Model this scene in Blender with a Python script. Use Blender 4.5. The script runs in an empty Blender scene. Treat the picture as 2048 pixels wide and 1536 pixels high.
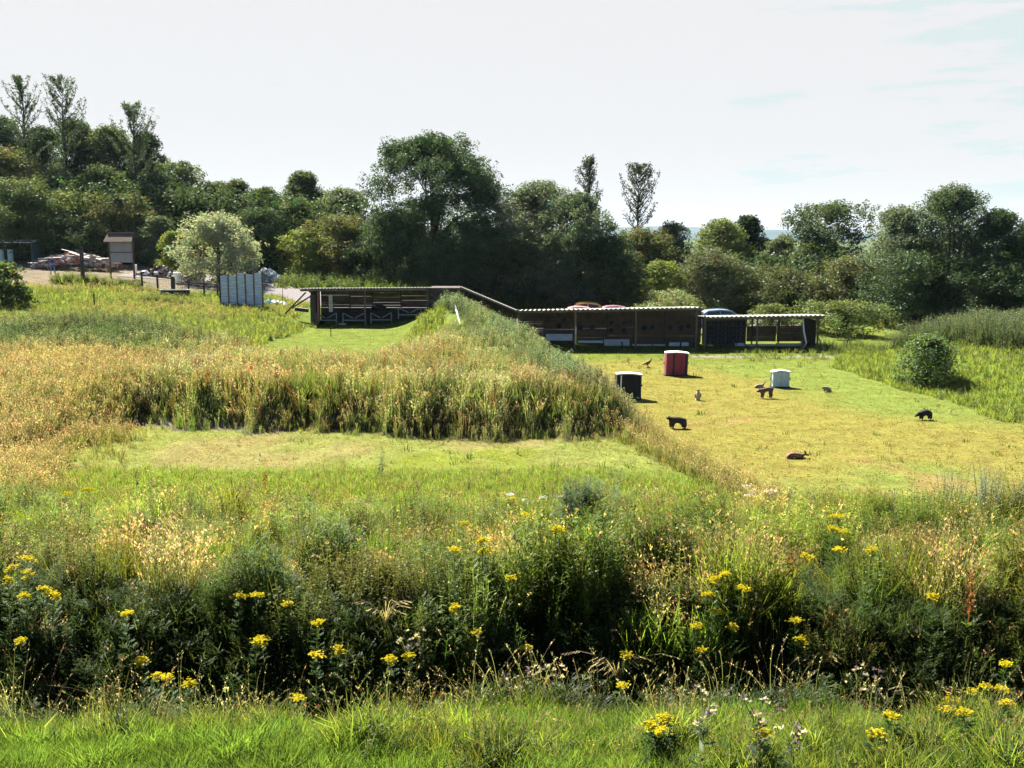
import bpy, math, random
import numpy as np
from mathutils import Vector, Matrix, Euler
PI = math.pi
sc = bpy.context.scene
COL = sc.collection
rng = np.random.RandomState(7)
random.seed(7)

# ------------------------------------------------------------------ camera
FPX = 2000.0          # focal length in pixels of a 2048 px wide picture
CAMZ = 7.4
PITCH = math.atan((768 - 470) / FPX)
cam = bpy.data.objects.new('camera', bpy.data.cameras.new('camera'))
COL.objects.link(cam)
cam.location = (0, 0, CAMZ)
cam.rotation_euler = (PI / 2 - PITCH, 0, 0)
cam.data.sensor_width = 36
cam.data.lens = 36 * FPX / 2048
cam.data.clip_end = 9000
cam.data.clip_start = 0.2
sc.camera = cam
sc.render.resolution_x, sc.render.resolution_y = 1024, 768

def at(px, py, Y):
    """world point at depth Y that the photo shows at pixel px,py"""
    u, v = (px - 1024) / FPX, (768 - py) / FPX
    d = math.cos(PITCH) + v * math.sin(PITCH)
    return Vector((u * Y / d, Y, CAMZ + Y * (-math.sin(PITCH) + v * math.cos(PITCH)) / d))

# ------------------------------------------------------------------ terrain
def sst(a, b, x):
    t = np.clip((x - a) / (b - a), 0, 1)
    return t * t * (3 - 2 * t)

CY = [28, 33, 35, 40, 46, 50, 62, 66, 75, 120]
CX = [6.6, 5.2, 4.6, 3.7, 2.0, .5, -3.6, -4.6, -6, -10]
GY = [30, 33, 36, 40, 46, 50, 57, 62, 65.2, 67, 90, 130]
GZ = [0, .03, .1, .42, 1.25, 2.0, 2.8, 3.05, 2.5, 2.2, 2.4, 3.0]

def wob(x, y):
    return (np.sin(x * .9 + y * .37) + np.sin(x * .31 - y * .83 + 1.3) + np.sin(x * 1.7 + 2) * np.sin(y * 1.3)) / 3

def foot(x):      # where the left bank starts to rise
    return np.interp(x, [-16, -8, -2, 4], [38.3, 37.3, 35.9, 35.4]) + .6 * wob(x * .8, x * .3) + .35 * np.sin(x * 2.1) + .22 * np.sin(x * 4.7 + 1) - 7.5 * (1 - sst(-17.3, -14.9, x))

def H(x, y):
    x = np.asarray(x, float); y = np.asarray(y, float)
    ym = y - sst(8.4, 10, y) * (1 - sst(13.5, 18, y)) * (.32 * np.sin(x * .8 + .6) + .22 * np.sin(x * 1.9 + 2) + .12 * np.sin(x * 4.3))
    near = np.interp(ym, [-60, 0, 8, 9.5, 10.4, 11.3, 12.5, 20, 26, 28], [2.6, 3.2, 3.0, 2.5, 1.6, 1.4, 2.45, .85, .08, 0])
    near = near + .06 * wob(x, y) * (y > 2) * (y < 27)
    # left bank and plateau
    zp = 1.6 + .055 * np.maximum(0, y - 64) + .042 * np.maximum(0, -x - 11) * sst(38, 60, y)
    zp = np.minimum(zp, 9)
    f = foot(x)
    t = np.clip((y - f) / (2.0 + 8 * (1 - sst(-17.5, -14.2, x))), 0, 1)
    t2 = np.clip((y - f) / 15.0, 0, 1)
    L = (.68 * (t * t * (3 - 2 * t)) + .32 * (t2 * (2 - t2))) * zp
    flat = sst(54, 57, y) * sst(-14.5, -12.5, x) * (1 - sst(-6.8, -5.6, x)) * (1 - sst(67, 72, y))
    L = L * (1 - flat) + 1.55 * flat
    mound = .75 * np.exp(-((x + 21) / 6.0) ** 2 - ((y - 50) / 5.0) ** 2)
    L = L + mound
    xc = np.interp(y, CY, CX)
    g = np.interp(y, GY, GZ)
    w = 2.3
    left = L + np.maximum(g - L, 0) * np.exp(-(np.minimum(x - xc, 0) / w) ** 2)
    fall = np.interp(y, [33, 45, 62, 70, 90, 120], [1.6, 3.0, 4.2, 5.5, 16, 40])
    rb = .45 * sst(66, 84, y) + np.maximum(0, y - 84) * .03
    rb = np.minimum(rb, 1.6)
    r = 1 - sst(0, 1, (x - xc) / fall)
    right = rb + (np.maximum(g, L * 0) - rb) * r
    z = np.where(x < xc, left, right)
    z = np.where(y < 28, 0, z) * sst(27, 31, y)
    # right hand bank
    xr = np.interp(y, [30, 40, 55, 60, 75], [21.8, 20.8, 19.6, 20.6, 30])
    bh = np.interp(y, [26, 36, 56, 64, 72], [.6, 1.8, 1.75, .8, 0])
    z = z + bh * sst(0, 1, (x - xr) / 7.0)
    z = z + .05 * wob(x * 1.2, y * 1.1) * (x < xc) * (y > 33)
    z = np.where(y < 28, near + z * 0, z + 0)
    # beyond the trees the land runs level to the horizon
    k = sst(125, 300, np.maximum(y, np.abs(x) * 1.3))
    return z * (1 - k) + (-6) * k

def h(x, y):
    return float(H(x, y))

def on(px, Y, py=0):
    """ground point under pixel column px at depth Y"""
    x = (px - 1024) / FPX * Y / (math.cos(PITCH))
    for _ in range(6):
        z = h(x, Y)
        v = math.tan(math.atan2(z - CAMZ, Y) + PITCH)
        x = (px - 1024) / FPX * Y / (math.cos(PITCH) + v * math.sin(PITCH))
    return Vector((x, Y, h(x, Y)))

def plant_at(px, py, hh, y0=6.5, y1=70):
    """first place along the sight line where something hh tall would just reach it"""
    Y = y0
    while Y < y1:
        p = at(px, py, Y)
        if p.z - h(p.x, p.y) <= hh:
            return p
        Y += .05
    return at(px, py, y1)

# ------------------------------------------------------------------ materials
def new_mat(name):
    m = bpy.data.materials.new(name); m.use_nodes = True
    nt = m.node_tree; nt.nodes.clear()
    return m, nt, nt.nodes, nt.links

def plain(name, col, rough=.7, spec=.3, var=.25, scale=6, metal=0, stretch=(1, 1, 1), bump=.0):
    m, nt, N, Lk = new_mat(name)
    o = N.new('ShaderNodeOutputMaterial'); b = N.new('ShaderNodeBsdfPrincipled')
    tc = N.new('ShaderNodeTexCoord'); mp = N.new('ShaderNodeMapping'); mp.inputs['Scale'].default_value = stretch
    n = N.new('ShaderNodeTexNoise'); n.inputs['Scale'].default_value = scale; n.inputs['Detail'].default_value = 5
    Lk.new(tc.outputs['Object'], mp.inputs[0]); Lk.new(mp.outputs[0], n.inputs['Vector'])
    r = N.new('ShaderNodeMapRange'); r.inputs[1].default_value = .3; r.inputs[2].default_value = .7
    r.inputs[3].default_value = 1 - var; r.inputs[4].default_value = 1 + var
    Lk.new(n.outputs['Fac'], r.inputs[0])
    mx = N.new('ShaderNodeMix'); mx.data_type = 'RGBA'; mx.blend_type = 'MULTIPLY'; mx.inputs[0].default_value = 1
    mx.inputs[6].default_value = (*col, 1); Lk.new(r.outputs[0], mx.inputs[7])
    Lk.new(mx.outputs[2], b.inputs['Base Color'])
    b.inputs['Roughness'].default_value = rough; b.inputs['Metallic'].default_value = metal
    b.inputs['Specular IOR Level'].default_value = spec
    if bump:
        bp = N.new('ShaderNodeBump'); bp.inputs['Strength'].default_value = bump; bp.inputs['Distance'].default_value = .02
        Lk.new(n.outputs['Fac'], bp.inputs['Height']); Lk.new(bp.outputs[0], b.inputs['Normal'])
    Lk.new(b.outputs[0], o.inputs[0])
    return m

def leafmat(name, transl=.35, gloss=.05, rough=.45, ttint=(1.25, 1.25, .55)):
    """leaf tissue: colour per leaf from the mesh, some light coming through, a thin sheen"""
    m, nt, N, Lk = new_mat(name)
    o = N.new('ShaderNodeOutputMaterial'); a = N.new('ShaderNodeAttribute'); a.attribute_name = 'Col'
    d = N.new('ShaderNodeBsdfDiffuse'); t = N.new('ShaderNodeBsdfTranslucent'); g = N.new('ShaderNodeBsdfGlossy')
    g.inputs['Roughness'].default_value = rough; g.inputs['Color'].default_value = (.9, .95, .9, 1)
    mu = N.new('ShaderNodeMix'); mu.data_type = 'RGBA'; mu.blend_type = 'MULTIPLY'; mu.inputs[0].default_value = 1
    mu.inputs[7].default_value = (*ttint, 1)
    Lk.new(a.outputs['Color'], mu.inputs[6]); Lk.new(a.outputs['Color'], d.inputs[0]); Lk.new(mu.outputs[2], t.inputs[0])
    m1 = N.new('ShaderNodeMixShader'); m1.inputs[0].default_value = transl
    m2 = N.new('ShaderNodeMixShader'); m2.inputs[0].default_value = gloss
    Lk.new(d.outputs[0], m1.inputs[1]); Lk.new(t.outputs[0], m1.inputs[2])
    Lk.new(m1.outputs[0], m2.inputs[1]); Lk.new(g.outputs[0], m2.inputs[2]); Lk.new(m2.outputs[0], o.inputs[0])
    return m

M = {}
M['tree_leaf'] = leafmat('tree_leaf', .42, .014, .5, (1.25, 1.3, .6))
M['weed_leaf'] = leafmat('weed_leaf', .5, .006, .45, (1.6, 1.66, .75))
M['grass_blade'] = leafmat('grass_blade', .5, .006, .45, (1.25, 1.25, .6))
M['petal'] = leafmat('petal', .3, .01, .6, (1, 1.05, .8))
M['bark'] = plain('bark', (.05, .04, .032), .9, .2, .4, 4, stretch=(1, 1, .2), bump=.5)
M['old_wood'] = plain('old_wood', (.055, .045, .036), .85, .2, .35, 5, stretch=(.4, 1, 3), bump=.3)
M['brown_board'] = plain('brown_board', (.095, .062, .044), .85, .2, .25, 2.5, bump=.2)
M['post_wood'] = plain('post_wood', (.13, .105, .078), .8, .2, .3, 7, stretch=(1, 1, .15), bump=.3)
M['pale_wood'] = plain('pale_wood', (.42, .38, .32), .8, .2, .25, 7, stretch=(.3, 1, 1), bump=.2)
M['white_wood'] = plain('white_wood', (.4, .41, .4), .7, .3, .15, 8)
M['tin'] = plain('tin', (.16, .15, .12), .5, .4, .18, 1.6, stretch=(1, .3, 1), metal=.0)
M['shaded_rest_wood'] = plain('shaded_rest_wood', (.24, .24, .23), .8, .2, .2, 8)  # darker copy of the white wood, shade inside the shelter painted in
M['spot_grey'] = plain('spot_grey', (.10, .11, .11), .8)
M['white_paint'] = plain('white_paint', (.8, .79, .76), .55, .4, .06, 3)
M['red_foam'] = plain('red_foam', (.22, .03, .045), .7, .3, .2, 4, stretch=(5, 5, .4))
M['black_foam'] = plain('black_foam', (.012, .012, .016), .7, .3, .4, 4, stretch=(5, 5, .4))
M['grey_foam'] = plain('grey_foam', (.34, .42, .44), .7, .3, .1, 5)
M['black'] = plain('black', (.012, .012, .013), .6, .4, .3, 5)
M['dark_rubber'] = plain('dark_rubber', (.02, .02, .02), .8, .3, .2, 9)
M['glass'] = plain('glass', (.02, .025, .03), .08, .8, .05, 1)
M['chrome'] = plain('chrome', (.6, .6, .6), .2, .5, .05, 1, metal=1)
M['lamp'] = plain('lamp', (.7, .7, .7), .15, .6, .05, 1)
M['blue_sheet'] = plain('blue_sheet', (.46, .53, .56), .55, .3, .3, 3, stretch=(.5, .5, 4))
M['blue_tarp'] = plain('blue_tarp', (.12, .36, .52), .5, .4, .3, 5, bump=.4)
M['stone_grey'] = plain('stone_grey', (.33, .35, .36), .85, .2, .35, 9, bump=.6)
M['brick_red'] = plain('brick_red', (.26, .10, .065), .85, .2, .35, 8, bump=.3)
M['pink_board'] = plain('pink_board', (.34, .27, .24), .8, .2, .3, 3)
M['grey_board'] = plain('grey_board', (.24, .235, .23), .8, .2, .1, 2)
M['green_tin'] = plain('green_tin', (.07, .11, .1), .6, .4, .25, 4)

# ------------------------------------------------------------------ mesh helpers
class MB:
    def __init__(s): s.v = []; s.f = []; s.m = []
    def add(s, vs, fs, mi=0):
        b = len(s.v); s.v += [tuple(v) for v in vs]; s.f += [tuple(i + b for i in f) for f in fs]; s.m += [mi] * len(fs)
        return s
    def box(s, c, d, rot=None, mi=0):
        x, y, z = d[0] / 2, d[1] / 2, d[2] / 2
        vs = [Vector((a * x, b * y, e * z)) for a in (-1, 1) for b in (-1, 1) for e in (-1, 1)]
        if rot is not None:
            R = Euler(rot).to_matrix(); vs = [R @ v for v in vs]
        vs = [v + Vector(c) for v in vs]
        return s.add(vs, [(0, 1, 3, 2), (4, 6, 7, 5), (0, 4, 5, 1), (2, 3, 7, 6), (0, 2, 6, 4), (1, 5, 7, 3)], mi)
    def beam(s, p, q, w, hh=None, mi=0):
        p, q = Vector(p), Vector(q); hh = hh or w; d = (q - p).normalized()
        up = Vector((0, 0, 1)) if abs(d.z) < .95 else Vector((0, 1, 0))
        a = d.cross(up).normalized() * w / 2; b = a.cross(d).normalized() * hh / 2
        vs = [e + i * a + j * b for e in (p, q) for i in (-1, 1) for j in (-1, 1)]
        return s.add(vs, [(0, 1, 3, 2), (4, 6, 7, 5), (0, 4, 5, 1), (2, 3, 7, 6), (0, 2, 6, 4), (1, 5, 7, 3)], mi)
    def tube(s, pts, rs, n=8, mi=0, cap=True):
        pts = [Vector(p) for p in pts]; rings = []; b = len(s.v); vs = []; fs = []
        for i, p in enumerate(pts):
            d = (pts[min(i + 1, len(pts) - 1)] - pts[max(i - 1, 0)]).normalized()
            up = Vector((0, 0, 1)) if abs(d.z) < .9 else Vector((0, 1, 0))
            a = d.cross(up).normalized(); c = d.cross(a).normalized()
            for k in range(n):
                t = 2 * PI * k / n; vs.append(p + (a * math.cos(t) + c * math.sin(t)) * rs[i])
        for i in range(len(pts) - 1):
            for k in range(n):
                fs.append((i * n + k, i * n + (k + 1) % n, (i + 1) * n + (k + 1) % n, (i + 1) * n + k))
        if cap:
            fs.append(tuple(range(n))[::-1]); fs.append(tuple((len(pts) - 1) * n + k for k in range(n)))
        return s.add(vs, fs, mi)
    def cyl(s, c, r, hh, n=20, mi=0, axis='z', r2=None):
        e = {'z': Vector((0, 0, 1)), 'x': Vector((1, 0, 0)), 'y': Vector((0, 1, 0))}[axis] * hh / 2
        return s.tube([Vector(c) - e, Vector(c) + e], [r, r2 if r2 is not None else r], n, mi)
    def build(s, name, mats, parent=None, bevel=0, smooth=False, loc=None, rot=None):
        me = bpy.data.meshes.new(name); me.from_pydata(s.v, [], s.f)
        mats = mats if isinstance(mats, (list, tuple)) else [mats]
        for m in mats: me.materials.append(m)
        if len(mats) > 1: me.polygons.foreach_set('material_index', s.m)
        if smooth: me.polygons.foreach_set('use_smooth', [True] * len(me.polygons))
        me.update()
        o = bpy.data.objects.new(name, me); COL.objects.link(o)
        if parent is not None: o.parent = parent
        if loc is not None: o.location = loc
        if rot is not None: o.rotation_euler = rot
        if bevel:
            b = o.modifiers.new('bevel', 'BEVEL'); b.width = bevel; b.segments = 2; b.limit_method = 'ANGLE'
        return o

def tag(o, label=None, cat=None, group=None, kind=None):
    if label: o['label'] = label
    if cat: o['category'] = cat
    if group: o['group'] = group
    if kind: o['kind'] = kind
    return o

def empty(name, label, cat, loc, rz=0, group=None):
    o = bpy.data.objects.new(name, None); COL.objects.link(o); o.empty_display_size = .3
    o.location = loc; o.rotation_euler = (0, 0, rz)
    return tag(o, label, cat, group)

def np_mesh(name, V, Q, mat, C=None, parent=None, loc=None, smooth=False):
    """quads only mesh from arrays, with a colour per vertex"""
    me = bpy.data.meshes.new(name)
    V = np.ascontiguousarray(V, np.float32); Q = np.ascontiguousarray(Q, np.int32)
    me.vertices.add(len(V)); me.vertices.foreach_set('co', V.ravel())
    me.loops.add(Q.size); me.loops.foreach_set('vertex_index', Q.ravel())
    me.polygons.add(len(Q)); me.polygons.foreach_set('loop_start', np.arange(0, Q.size, 4, dtype=np.int32))
    if smooth: me.polygons.foreach_set('use_smooth', np.ones(len(Q), bool))
    me.update(calc_edges=True)
    if C is not None:
        ca = me.color_attributes.new('Col', 'FLOAT_COLOR', 'POINT')
        cc = np.ones((len(V), 4), np.float32); cc[:, :3] = C
        ca.data.foreach_set('color', cc.ravel())
    me.materials.append(mat)
    o = bpy.data.objects.new(name, me); COL.objects.link(o)
    if parent is not None: o.parent = parent
    if loc is not None: o.location = loc
    return o
# ------------------------------------------------------------------ ground sheet
def region_col(x, y):
    """what grows or lies there: its own colour, light comes later"""
    x = np.asarray(x, float); y = np.asarray(y, float)
    n1 = wob(x * .7, y * .6); n2 = wob(x * .23 + 4, y * .31 + 1); n3 = wob(x * 2.1, y * 1.9)
    def c(*v): return np.array(v, float)
    out = np.zeros(x.shape + (3,)); out[:] = c(.10, .105, .02)
    def mixin(m, col):
        m = np.clip(m, 0, 1)[..., None]
        out[:] = out * (1 - m) + col * m
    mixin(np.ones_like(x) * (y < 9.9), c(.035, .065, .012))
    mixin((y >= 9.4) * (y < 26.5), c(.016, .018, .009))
    mixin(sst(26, 27, y) * (1 - sst(33, 35, y)), c(.075, .10, .02))
    xc = np.interp(y, CY, CX)
    L = (x < xc + .8)
    mixin(L * sst(30.5, 32, y) * (1 - sst(37, 38, y)), c(.105, .12, .03))
    mixin(L * sst(30.5, 32, y) * (1 - sst(37, 38, y)) * sst(-.1, .5, n1 + .3 * n3), c(.125, .115, .042))
    mixin(L * sst(30.5, 32, y) * (1 - sst(37, 38, y)) * sst(.1, .5, n2 - .3 * n3), c(.10, .12, .02))
    b = (x < xc + .5) * (y > foot(x) - .2)
    mixin(b * 1.0, c(.05, .048, .022))
    mixin(b * sst(45, 49, y), c(.085, .11, .024))
    # right range
    r = (x > xc + .8) * (y > 28)
    mixin(r * 1.0, c(.12, .112, .028))
    mixin(r * sst(.15, .55, n2 + .25 * n1), c(.10, .12, .028))
    mixin(r * sst(.25, .7, n1 * .6 + .5 * n3), c(.132, .106, .036))
    mixin(r * sst(0, 7, x - 11 + (y - 45) * .22 + n1 * 3) * sst(36, 42, y), c(.092, .118, .026))
    mixin(r * sst(57, 60, y + n1 * 1.5), c(.08, .10, .02))
    mixin(r * (x > 11) * (x < 21) * (1 - np.clip(np.abs(y - 61 - n1 * .4) / 1.0, 0, 1)), c(.14, .13, .10))
    xr = np.interp(y, [30, 40, 55, 60, 75], [21.8, 20.8, 19.6, 20.6, 30])
    mixin((x > xr) * (y > 30) * (y < 66), c(.08, .115, .022))
    mixin((x > xr + 4) * (y > 30) * (y < 66), c(.06, .07, .025))
    # stony strip at the foot of the left bank
    f = foot(x)
    mixin((1 - np.clip(np.abs(y - f - .1) / .7, 0, 1)) * (x < -8.5) * (x > -15.2), c(.12, .11, .10))
    # yard behind the notice board
    mixin(sst(76, 80, y) * (x < -19) * (y < 100), c(.12, .10, .07))
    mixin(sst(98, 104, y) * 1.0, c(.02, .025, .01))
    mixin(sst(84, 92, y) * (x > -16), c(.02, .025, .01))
    mixin(sst(200, 500, np.maximum(y, np.abs(x))), c(.06, .08, .04))
    return out

def grid_axis(parts):
    a = []
    for lo, hi, st in parts: a += list(np.arange(lo, hi, st))
    return np.array(a + [parts[-1][1]])

gx = grid_axis([(-4500, -600, 300), (-600, -120, 40), (-120, -48, 4), (-48, 40, .4), (40, 120, 4), (120, 600, 40), (600, 4500, 300)])
gy = grid_axis([(-300, -20, 40), (-20, 6, 2), (6, 76, .35), (76, 120, 1), (120, 300, 12), (300, 1000, 70), (1000, 6000, 400)])
X, Y = np.meshgrid(gx, gy)
Z = H(X, Y)
Vg = np.stack([X, Y, Z], -1).reshape(-1, 3)
nx, ny = len(gx), len(gy)
i = np.arange(nx * ny).reshape(ny, nx)
Qg = np.stack([i[:-1, :-1], i[:-1, 1:], i[1:, 1:], i[1:, :-1]], -1).reshape(-1, 4)
Cg = region_col(X, Y).reshape(-1, 3)

gm, nt, N, Lk = new_mat('ground_turf')
o = N.new('ShaderNodeOutputMaterial'); bs = N.new('ShaderNodeBsdfDiffuse')
at_ = N.new('ShaderNodeAttribute'); at_.attribute_name = 'Col'
tc = N.new('ShaderNodeTexCoord')
prev = at_.outputs['Color']
for scale, lo, hi, det, col in ((1.1, .82, 1.2, 4, None), (7, .72, 1.3, 5, None), (38, .6, 1.35, 3, None)):
    n = N.new('ShaderNodeTexNoise'); n.inputs['Scale'].default_value = scale; n.inputs['Detail'].default_value = det
    Lk.new(tc.outputs['Object'], n.inputs['Vector'])
    r = N.new('ShaderNodeMapRange'); r.inputs[1].default_value = .3; r.inputs[2].default_value = .7
    r.inputs[3].default_value = lo; r.inputs[4].default_value = hi; Lk.new(n.outputs['Fac'], r.inputs[0])
    mx = N.new('ShaderNodeMix'); mx.data_type = 'RGBA'; mx.blend_type = 'MULTIPLY'; mx.inputs[0].default_value = 1
    Lk.new(prev, mx.inputs[6]); Lk.new(r.outputs[0], mx.inputs[7]); prev = mx.outputs[2]
n = N.new('ShaderNodeTexNoise'); n.inputs['Scale'].default_value = 2.3; n.inputs['Detail'].default_value = 6; n.inputs['Roughness'].default_value = .7
Lk.new(tc.outputs['Object'], n.inputs['Vector'])
r = N.new('ShaderNodeMapRange'); r.inputs[1].default_value = .56; r.inputs[2].default_value = .7; r.inputs[3].default_value = 0; r.inputs[4].default_value = .6
Lk.new(n.outputs['Fac'], r.inputs[0])
mx = N.new('ShaderNodeMix'); mx.data_type = 'RGBA'; mx.blend_type = 'MULTIPLY'
Lk.new(r.outputs[0], mx.inputs[0]); Lk.new(prev, mx.inputs[6]); mx.inputs[7].default_value = (1.14, .9, .85, 1)
Lk.new(mx.outputs[2], bs.inputs[0])
bp = N.new('ShaderNodeBump'); bp.inputs['Strength'].default_value = .35; bp.inputs['Distance'].default_value = .04
n = N.new('ShaderNodeTexNoise'); n.inputs['Scale'].default_value = 16; n.inputs['Detail'].default_value = 6
Lk.new(tc.outputs['Object'], n.inputs['Vector']); Lk.new(n.outputs['Fac'], bp.inputs['Height']); Lk.new(bp.outputs[0], bs.inputs['Normal'])
Lk.new(bs.outputs[0], o.inputs[0])
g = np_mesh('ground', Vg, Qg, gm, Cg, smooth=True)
tag(g, 'rough grassland with mown ranges and banks', kind='structure')

# gravel track behind the left shelter, as a sheet lying just over the ground
gravel = plain('gravel', (.12, .108, .105), .95, .1, .22, 14, bump=.4)
path_pts = [(-34, 90, 2.6), (-26, 88, 2.8), (-20, 84, 3.2), (-16.5, 79, 3.6), (-12, 76, 3.4), (-6, 74.5, 3.2), (0, 75, 3.2), (6, 77, 3.2), (14, 78.5, 3), (24, 80, 2.6)]
P = []
for k in range(len(path_pts) - 1):
    for t in np.linspace(0, 1, 12, endpoint=False):
        P.append([path_pts[k][j] * (1 - t) + path_pts[k + 1][j] * t for j in range(3)])
rv, rq = [], []
NW = 9
for k, (px_, py_, w_) in enumerate(P):
    a = P[min(k + 1, len(P) - 1)]; b_ = P[max(k - 1, 0)]
    d = np.array([a[0] - b_[0], a[1] - b_[1]]); d /= np.linalg.norm(d); nrm = np.array([-d[1], d[0]])
    for j in range(NW):
        q = np.array([px_, py_]) + nrm * w_ * (j / (NW - 1) * 2 - 1)
        rv.append((q[0], q[1], 0))
    if k:
        for j in range(NW - 1):
            a0 = (k - 1) * NW + j; rq.append((a0, a0 + 1, a0 + NW + 1, a0 + NW))
rv = np.array(rv)
def gz(x, y):   # height of the ground mesh itself (bilinear over its grid)
    ix = np.clip(np.searchsorted(gx, x) - 1, 0, nx - 2); iy = np.clip(np.searchsorted(gy, y) - 1, 0, ny - 2)
    tx = (x - gx[ix]) / (gx[ix + 1] - gx[ix]); ty = (y - gy[iy]) / (gy[iy + 1] - gy[iy])
    return (Z[iy, ix] * (1 - tx) + Z[iy, ix + 1] * tx) * (1 - ty) + (Z[iy + 1, ix] * (1 - tx) + Z[iy + 1, ix + 1] * tx) * ty
rv[:, 2] = gz(rv[:, 0], rv[:, 1]) + .03
o = np_mesh('gravel_track', rv, np.array(rq), gravel, smooth=True)
tag(o, 'pale gravel track curving behind the left shelter', kind='structure')

# far hills
hv, hq = [], []
xs = np.linspace(-4000, 4500, 120)
for k, x in enumerate(xs):
    top = 16 + 9 * math.sin(x * .0011 + 1.2) + 5 * math.sin(x * .004) + 2 * math.sin(x * .013) + 12 * math.exp(-((x - 700) / 500) ** 2)
    for yy, zz in ((3200, -8), (3500, top * .55), (3900, top), (4400, top * .4), (4800, -8)):
        hv.append((x, yy + 60 * math.sin(x * .003), zz))
    if k:
        for j in range(4):
            a0 = (k - 1) * 5 + j; hq.append((a0, a0 + 5, a0 + 6, a0 + 1))
o = np_mesh('hills', np.array(hv), np.array(hq), plain('far_hill', (.03, .055, .06), .95, .1, .35, .004), smooth=True)
tag(o, 'low far hills fading to blue', kind='structure')

# ------------------------------------------------------------------ sun, sky
EL, AZ = math.radians(48), math.radians(-35)      # sun behind the shelters, off to the left
sd = Vector((math.sin(AZ) * math.cos(EL), math.cos(AZ) * math.cos(EL), math.sin(EL)))
sun = bpy.data.objects.new('sun', bpy.data.lights.new('sun', 'SUN')); COL.objects.link(sun)
sun.data.energy = 5.0; sun.data.angle = math.radians(.5); sun.data.color = (1, .945, .85)
sun.rotation_euler = (-sd).to_track_quat('-Z', 'Y').to_euler(); sun.location = (-20, 60, 60)
w = bpy.data.worlds.new('World'); sc.world = w; w.use_nodes = True
nt = w.node_tree; N = nt.nodes; Lk = nt.links; N.clear()
out = N.new('ShaderNodeOutputWorld'); bg = N.new('ShaderNodeBackground'); sky = N.new('ShaderNodeTexSky')
sky.sky_type = 'NISHITA'; sky.sun_disc = False; sky.sun_elevation = EL; sky.sun_rotation = AZ
sky.altitude = 50; sky.air_density = .5; sky.dust_density = .5
bg.inputs['Strength'].default_value = .05
tc = N.new('ShaderNodeTexCoord'); mp = N.new('ShaderNodeMapping'); mp.inputs['Scale'].default_value = (3, 3, 20)
mp.inputs['Location'].default_value = (.9, 0, .35)
n = N.new('ShaderNodeTexNoise'); n.inputs['Scale'].default_value = 2.2; n.inputs['Detail'].default_value = 6; n.inputs['Roughness'].default_value = .6
Lk.new(tc.outputs['Generated'], mp.inputs[0]); Lk.new(mp.outputs[0], n.inputs['Vector'])
sx = N.new('ShaderNodeSeparateXYZ'); Lk.new(tc.outputs['Generated'], sx.inputs[0])
# the cloud sheet thins out away from the sun (towards +X)
ma = N.new('ShaderNodeMapRange'); ma.inputs[1].default_value = .15; ma.inputs[2].default_value = .46; ma.inputs[3].default_value = -.14; ma.inputs[4].default_value = .05
Lk.new(sx.outputs[0], ma.inputs[0])
ad = N.new('ShaderNodeMath'); ad.operation = 'ADD'; Lk.new(n.outputs['Fac'], ad.inputs[0]); Lk.new(ma.outputs[0], ad.inputs[1])
cr = N.new('ShaderNodeMapRange'); cr.interpolation_type = 'SMOOTHSTEP'
cr.inputs[1].default_value = .5; cr.inputs[2].default_value = .6; cr.inputs[3].default_value = .99; cr.inputs[4].default_value = .97
cb = N.new('ShaderNodeMapRange'); cb.interpolation_type = 'SMOOTHSTEP'; cb.inputs[1].default_value = .53; cb.inputs[2].default_value = .60; cb.inputs[3].default_value = 0; cb.inputs[4].default_value = .55
Lk.new(ad.outputs[0], cb.inputs[0])
Lk.new(ad.outputs[0], cr.inputs[0])
# bright veil of cloud on the sun's side of the sky, clear blue overhead and behind
my = N.new('ShaderNodeMapRange'); my.interpolation_type = 'SMOOTHSTEP'; my.inputs[1].default_value = .35; my.inputs[2].default_value = .8
Lk.new(sx.outputs[1], my.inputs[0])
mz = N.new('ShaderNodeMapRange'); mz.interpolation_type = 'SMOOTHSTEP'; mz.inputs[1].default_value = .25; mz.inputs[2].default_value = .36; mz.inputs[3].default_value = 1; mz.inputs[4].default_value = 0
Lk.new(sx.outputs[2], mz.inputs[0])
m1_ = N.new('ShaderNodeMath'); m1_.operation = 'MULTIPLY'; Lk.new(my.outputs[0], m1_.inputs[0]); Lk.new(mz.outputs[0], m1_.inputs[1])
m2_ = N.new('ShaderNodeMath'); m2_.operation = 'MULTIPLY'; Lk.new(m1_.outputs[0], m2_.inputs[0]); Lk.new(cr.outputs[0], m2_.inputs[1])
mx = N.new('ShaderNodeMix'); mx.data_type = 'RGBA'
Lk.new(m2_.outputs[0], mx.inputs[0]); Lk.new(sky.outputs[0], mx.inputs[6])
CLOUD = (3.3, 3.32, 3.35)
mc = N.new('ShaderNodeMix'); mc.data_type = 'RGBA'; mc.inputs[6].default_value = (*CLOUD, 1); mc.inputs[7].default_value = (2.45, 3.15, 3.05, 1)
Lk.new(cb.outputs[0], mc.inputs[0]); Lk.new(mc.outputs[2], mx.inputs[7])
Lk.new(mx.outputs[2], bg.inputs[0]); Lk.new(bg.outputs[0], out.inputs[0])

sc.view_settings.view_transform = 'Standard'; sc.view_settings.look = 'None'
sc.view_settings.exposure = 2.35; sc.view_settings.gamma = 1
sc.render.engine = 'CYCLES'
c = sc.cycles
c.max_bounces = 6; c.diffuse_bounces = 2; c.glossy_bounces = 2; c.transmission_bounces = 3; c.transparent_max_bounces = 6; c.volume_bounces = 0
c.sample_clamp_indirect = 4; c.caustics_reflective = False; c.caustics_refractive = False

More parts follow.
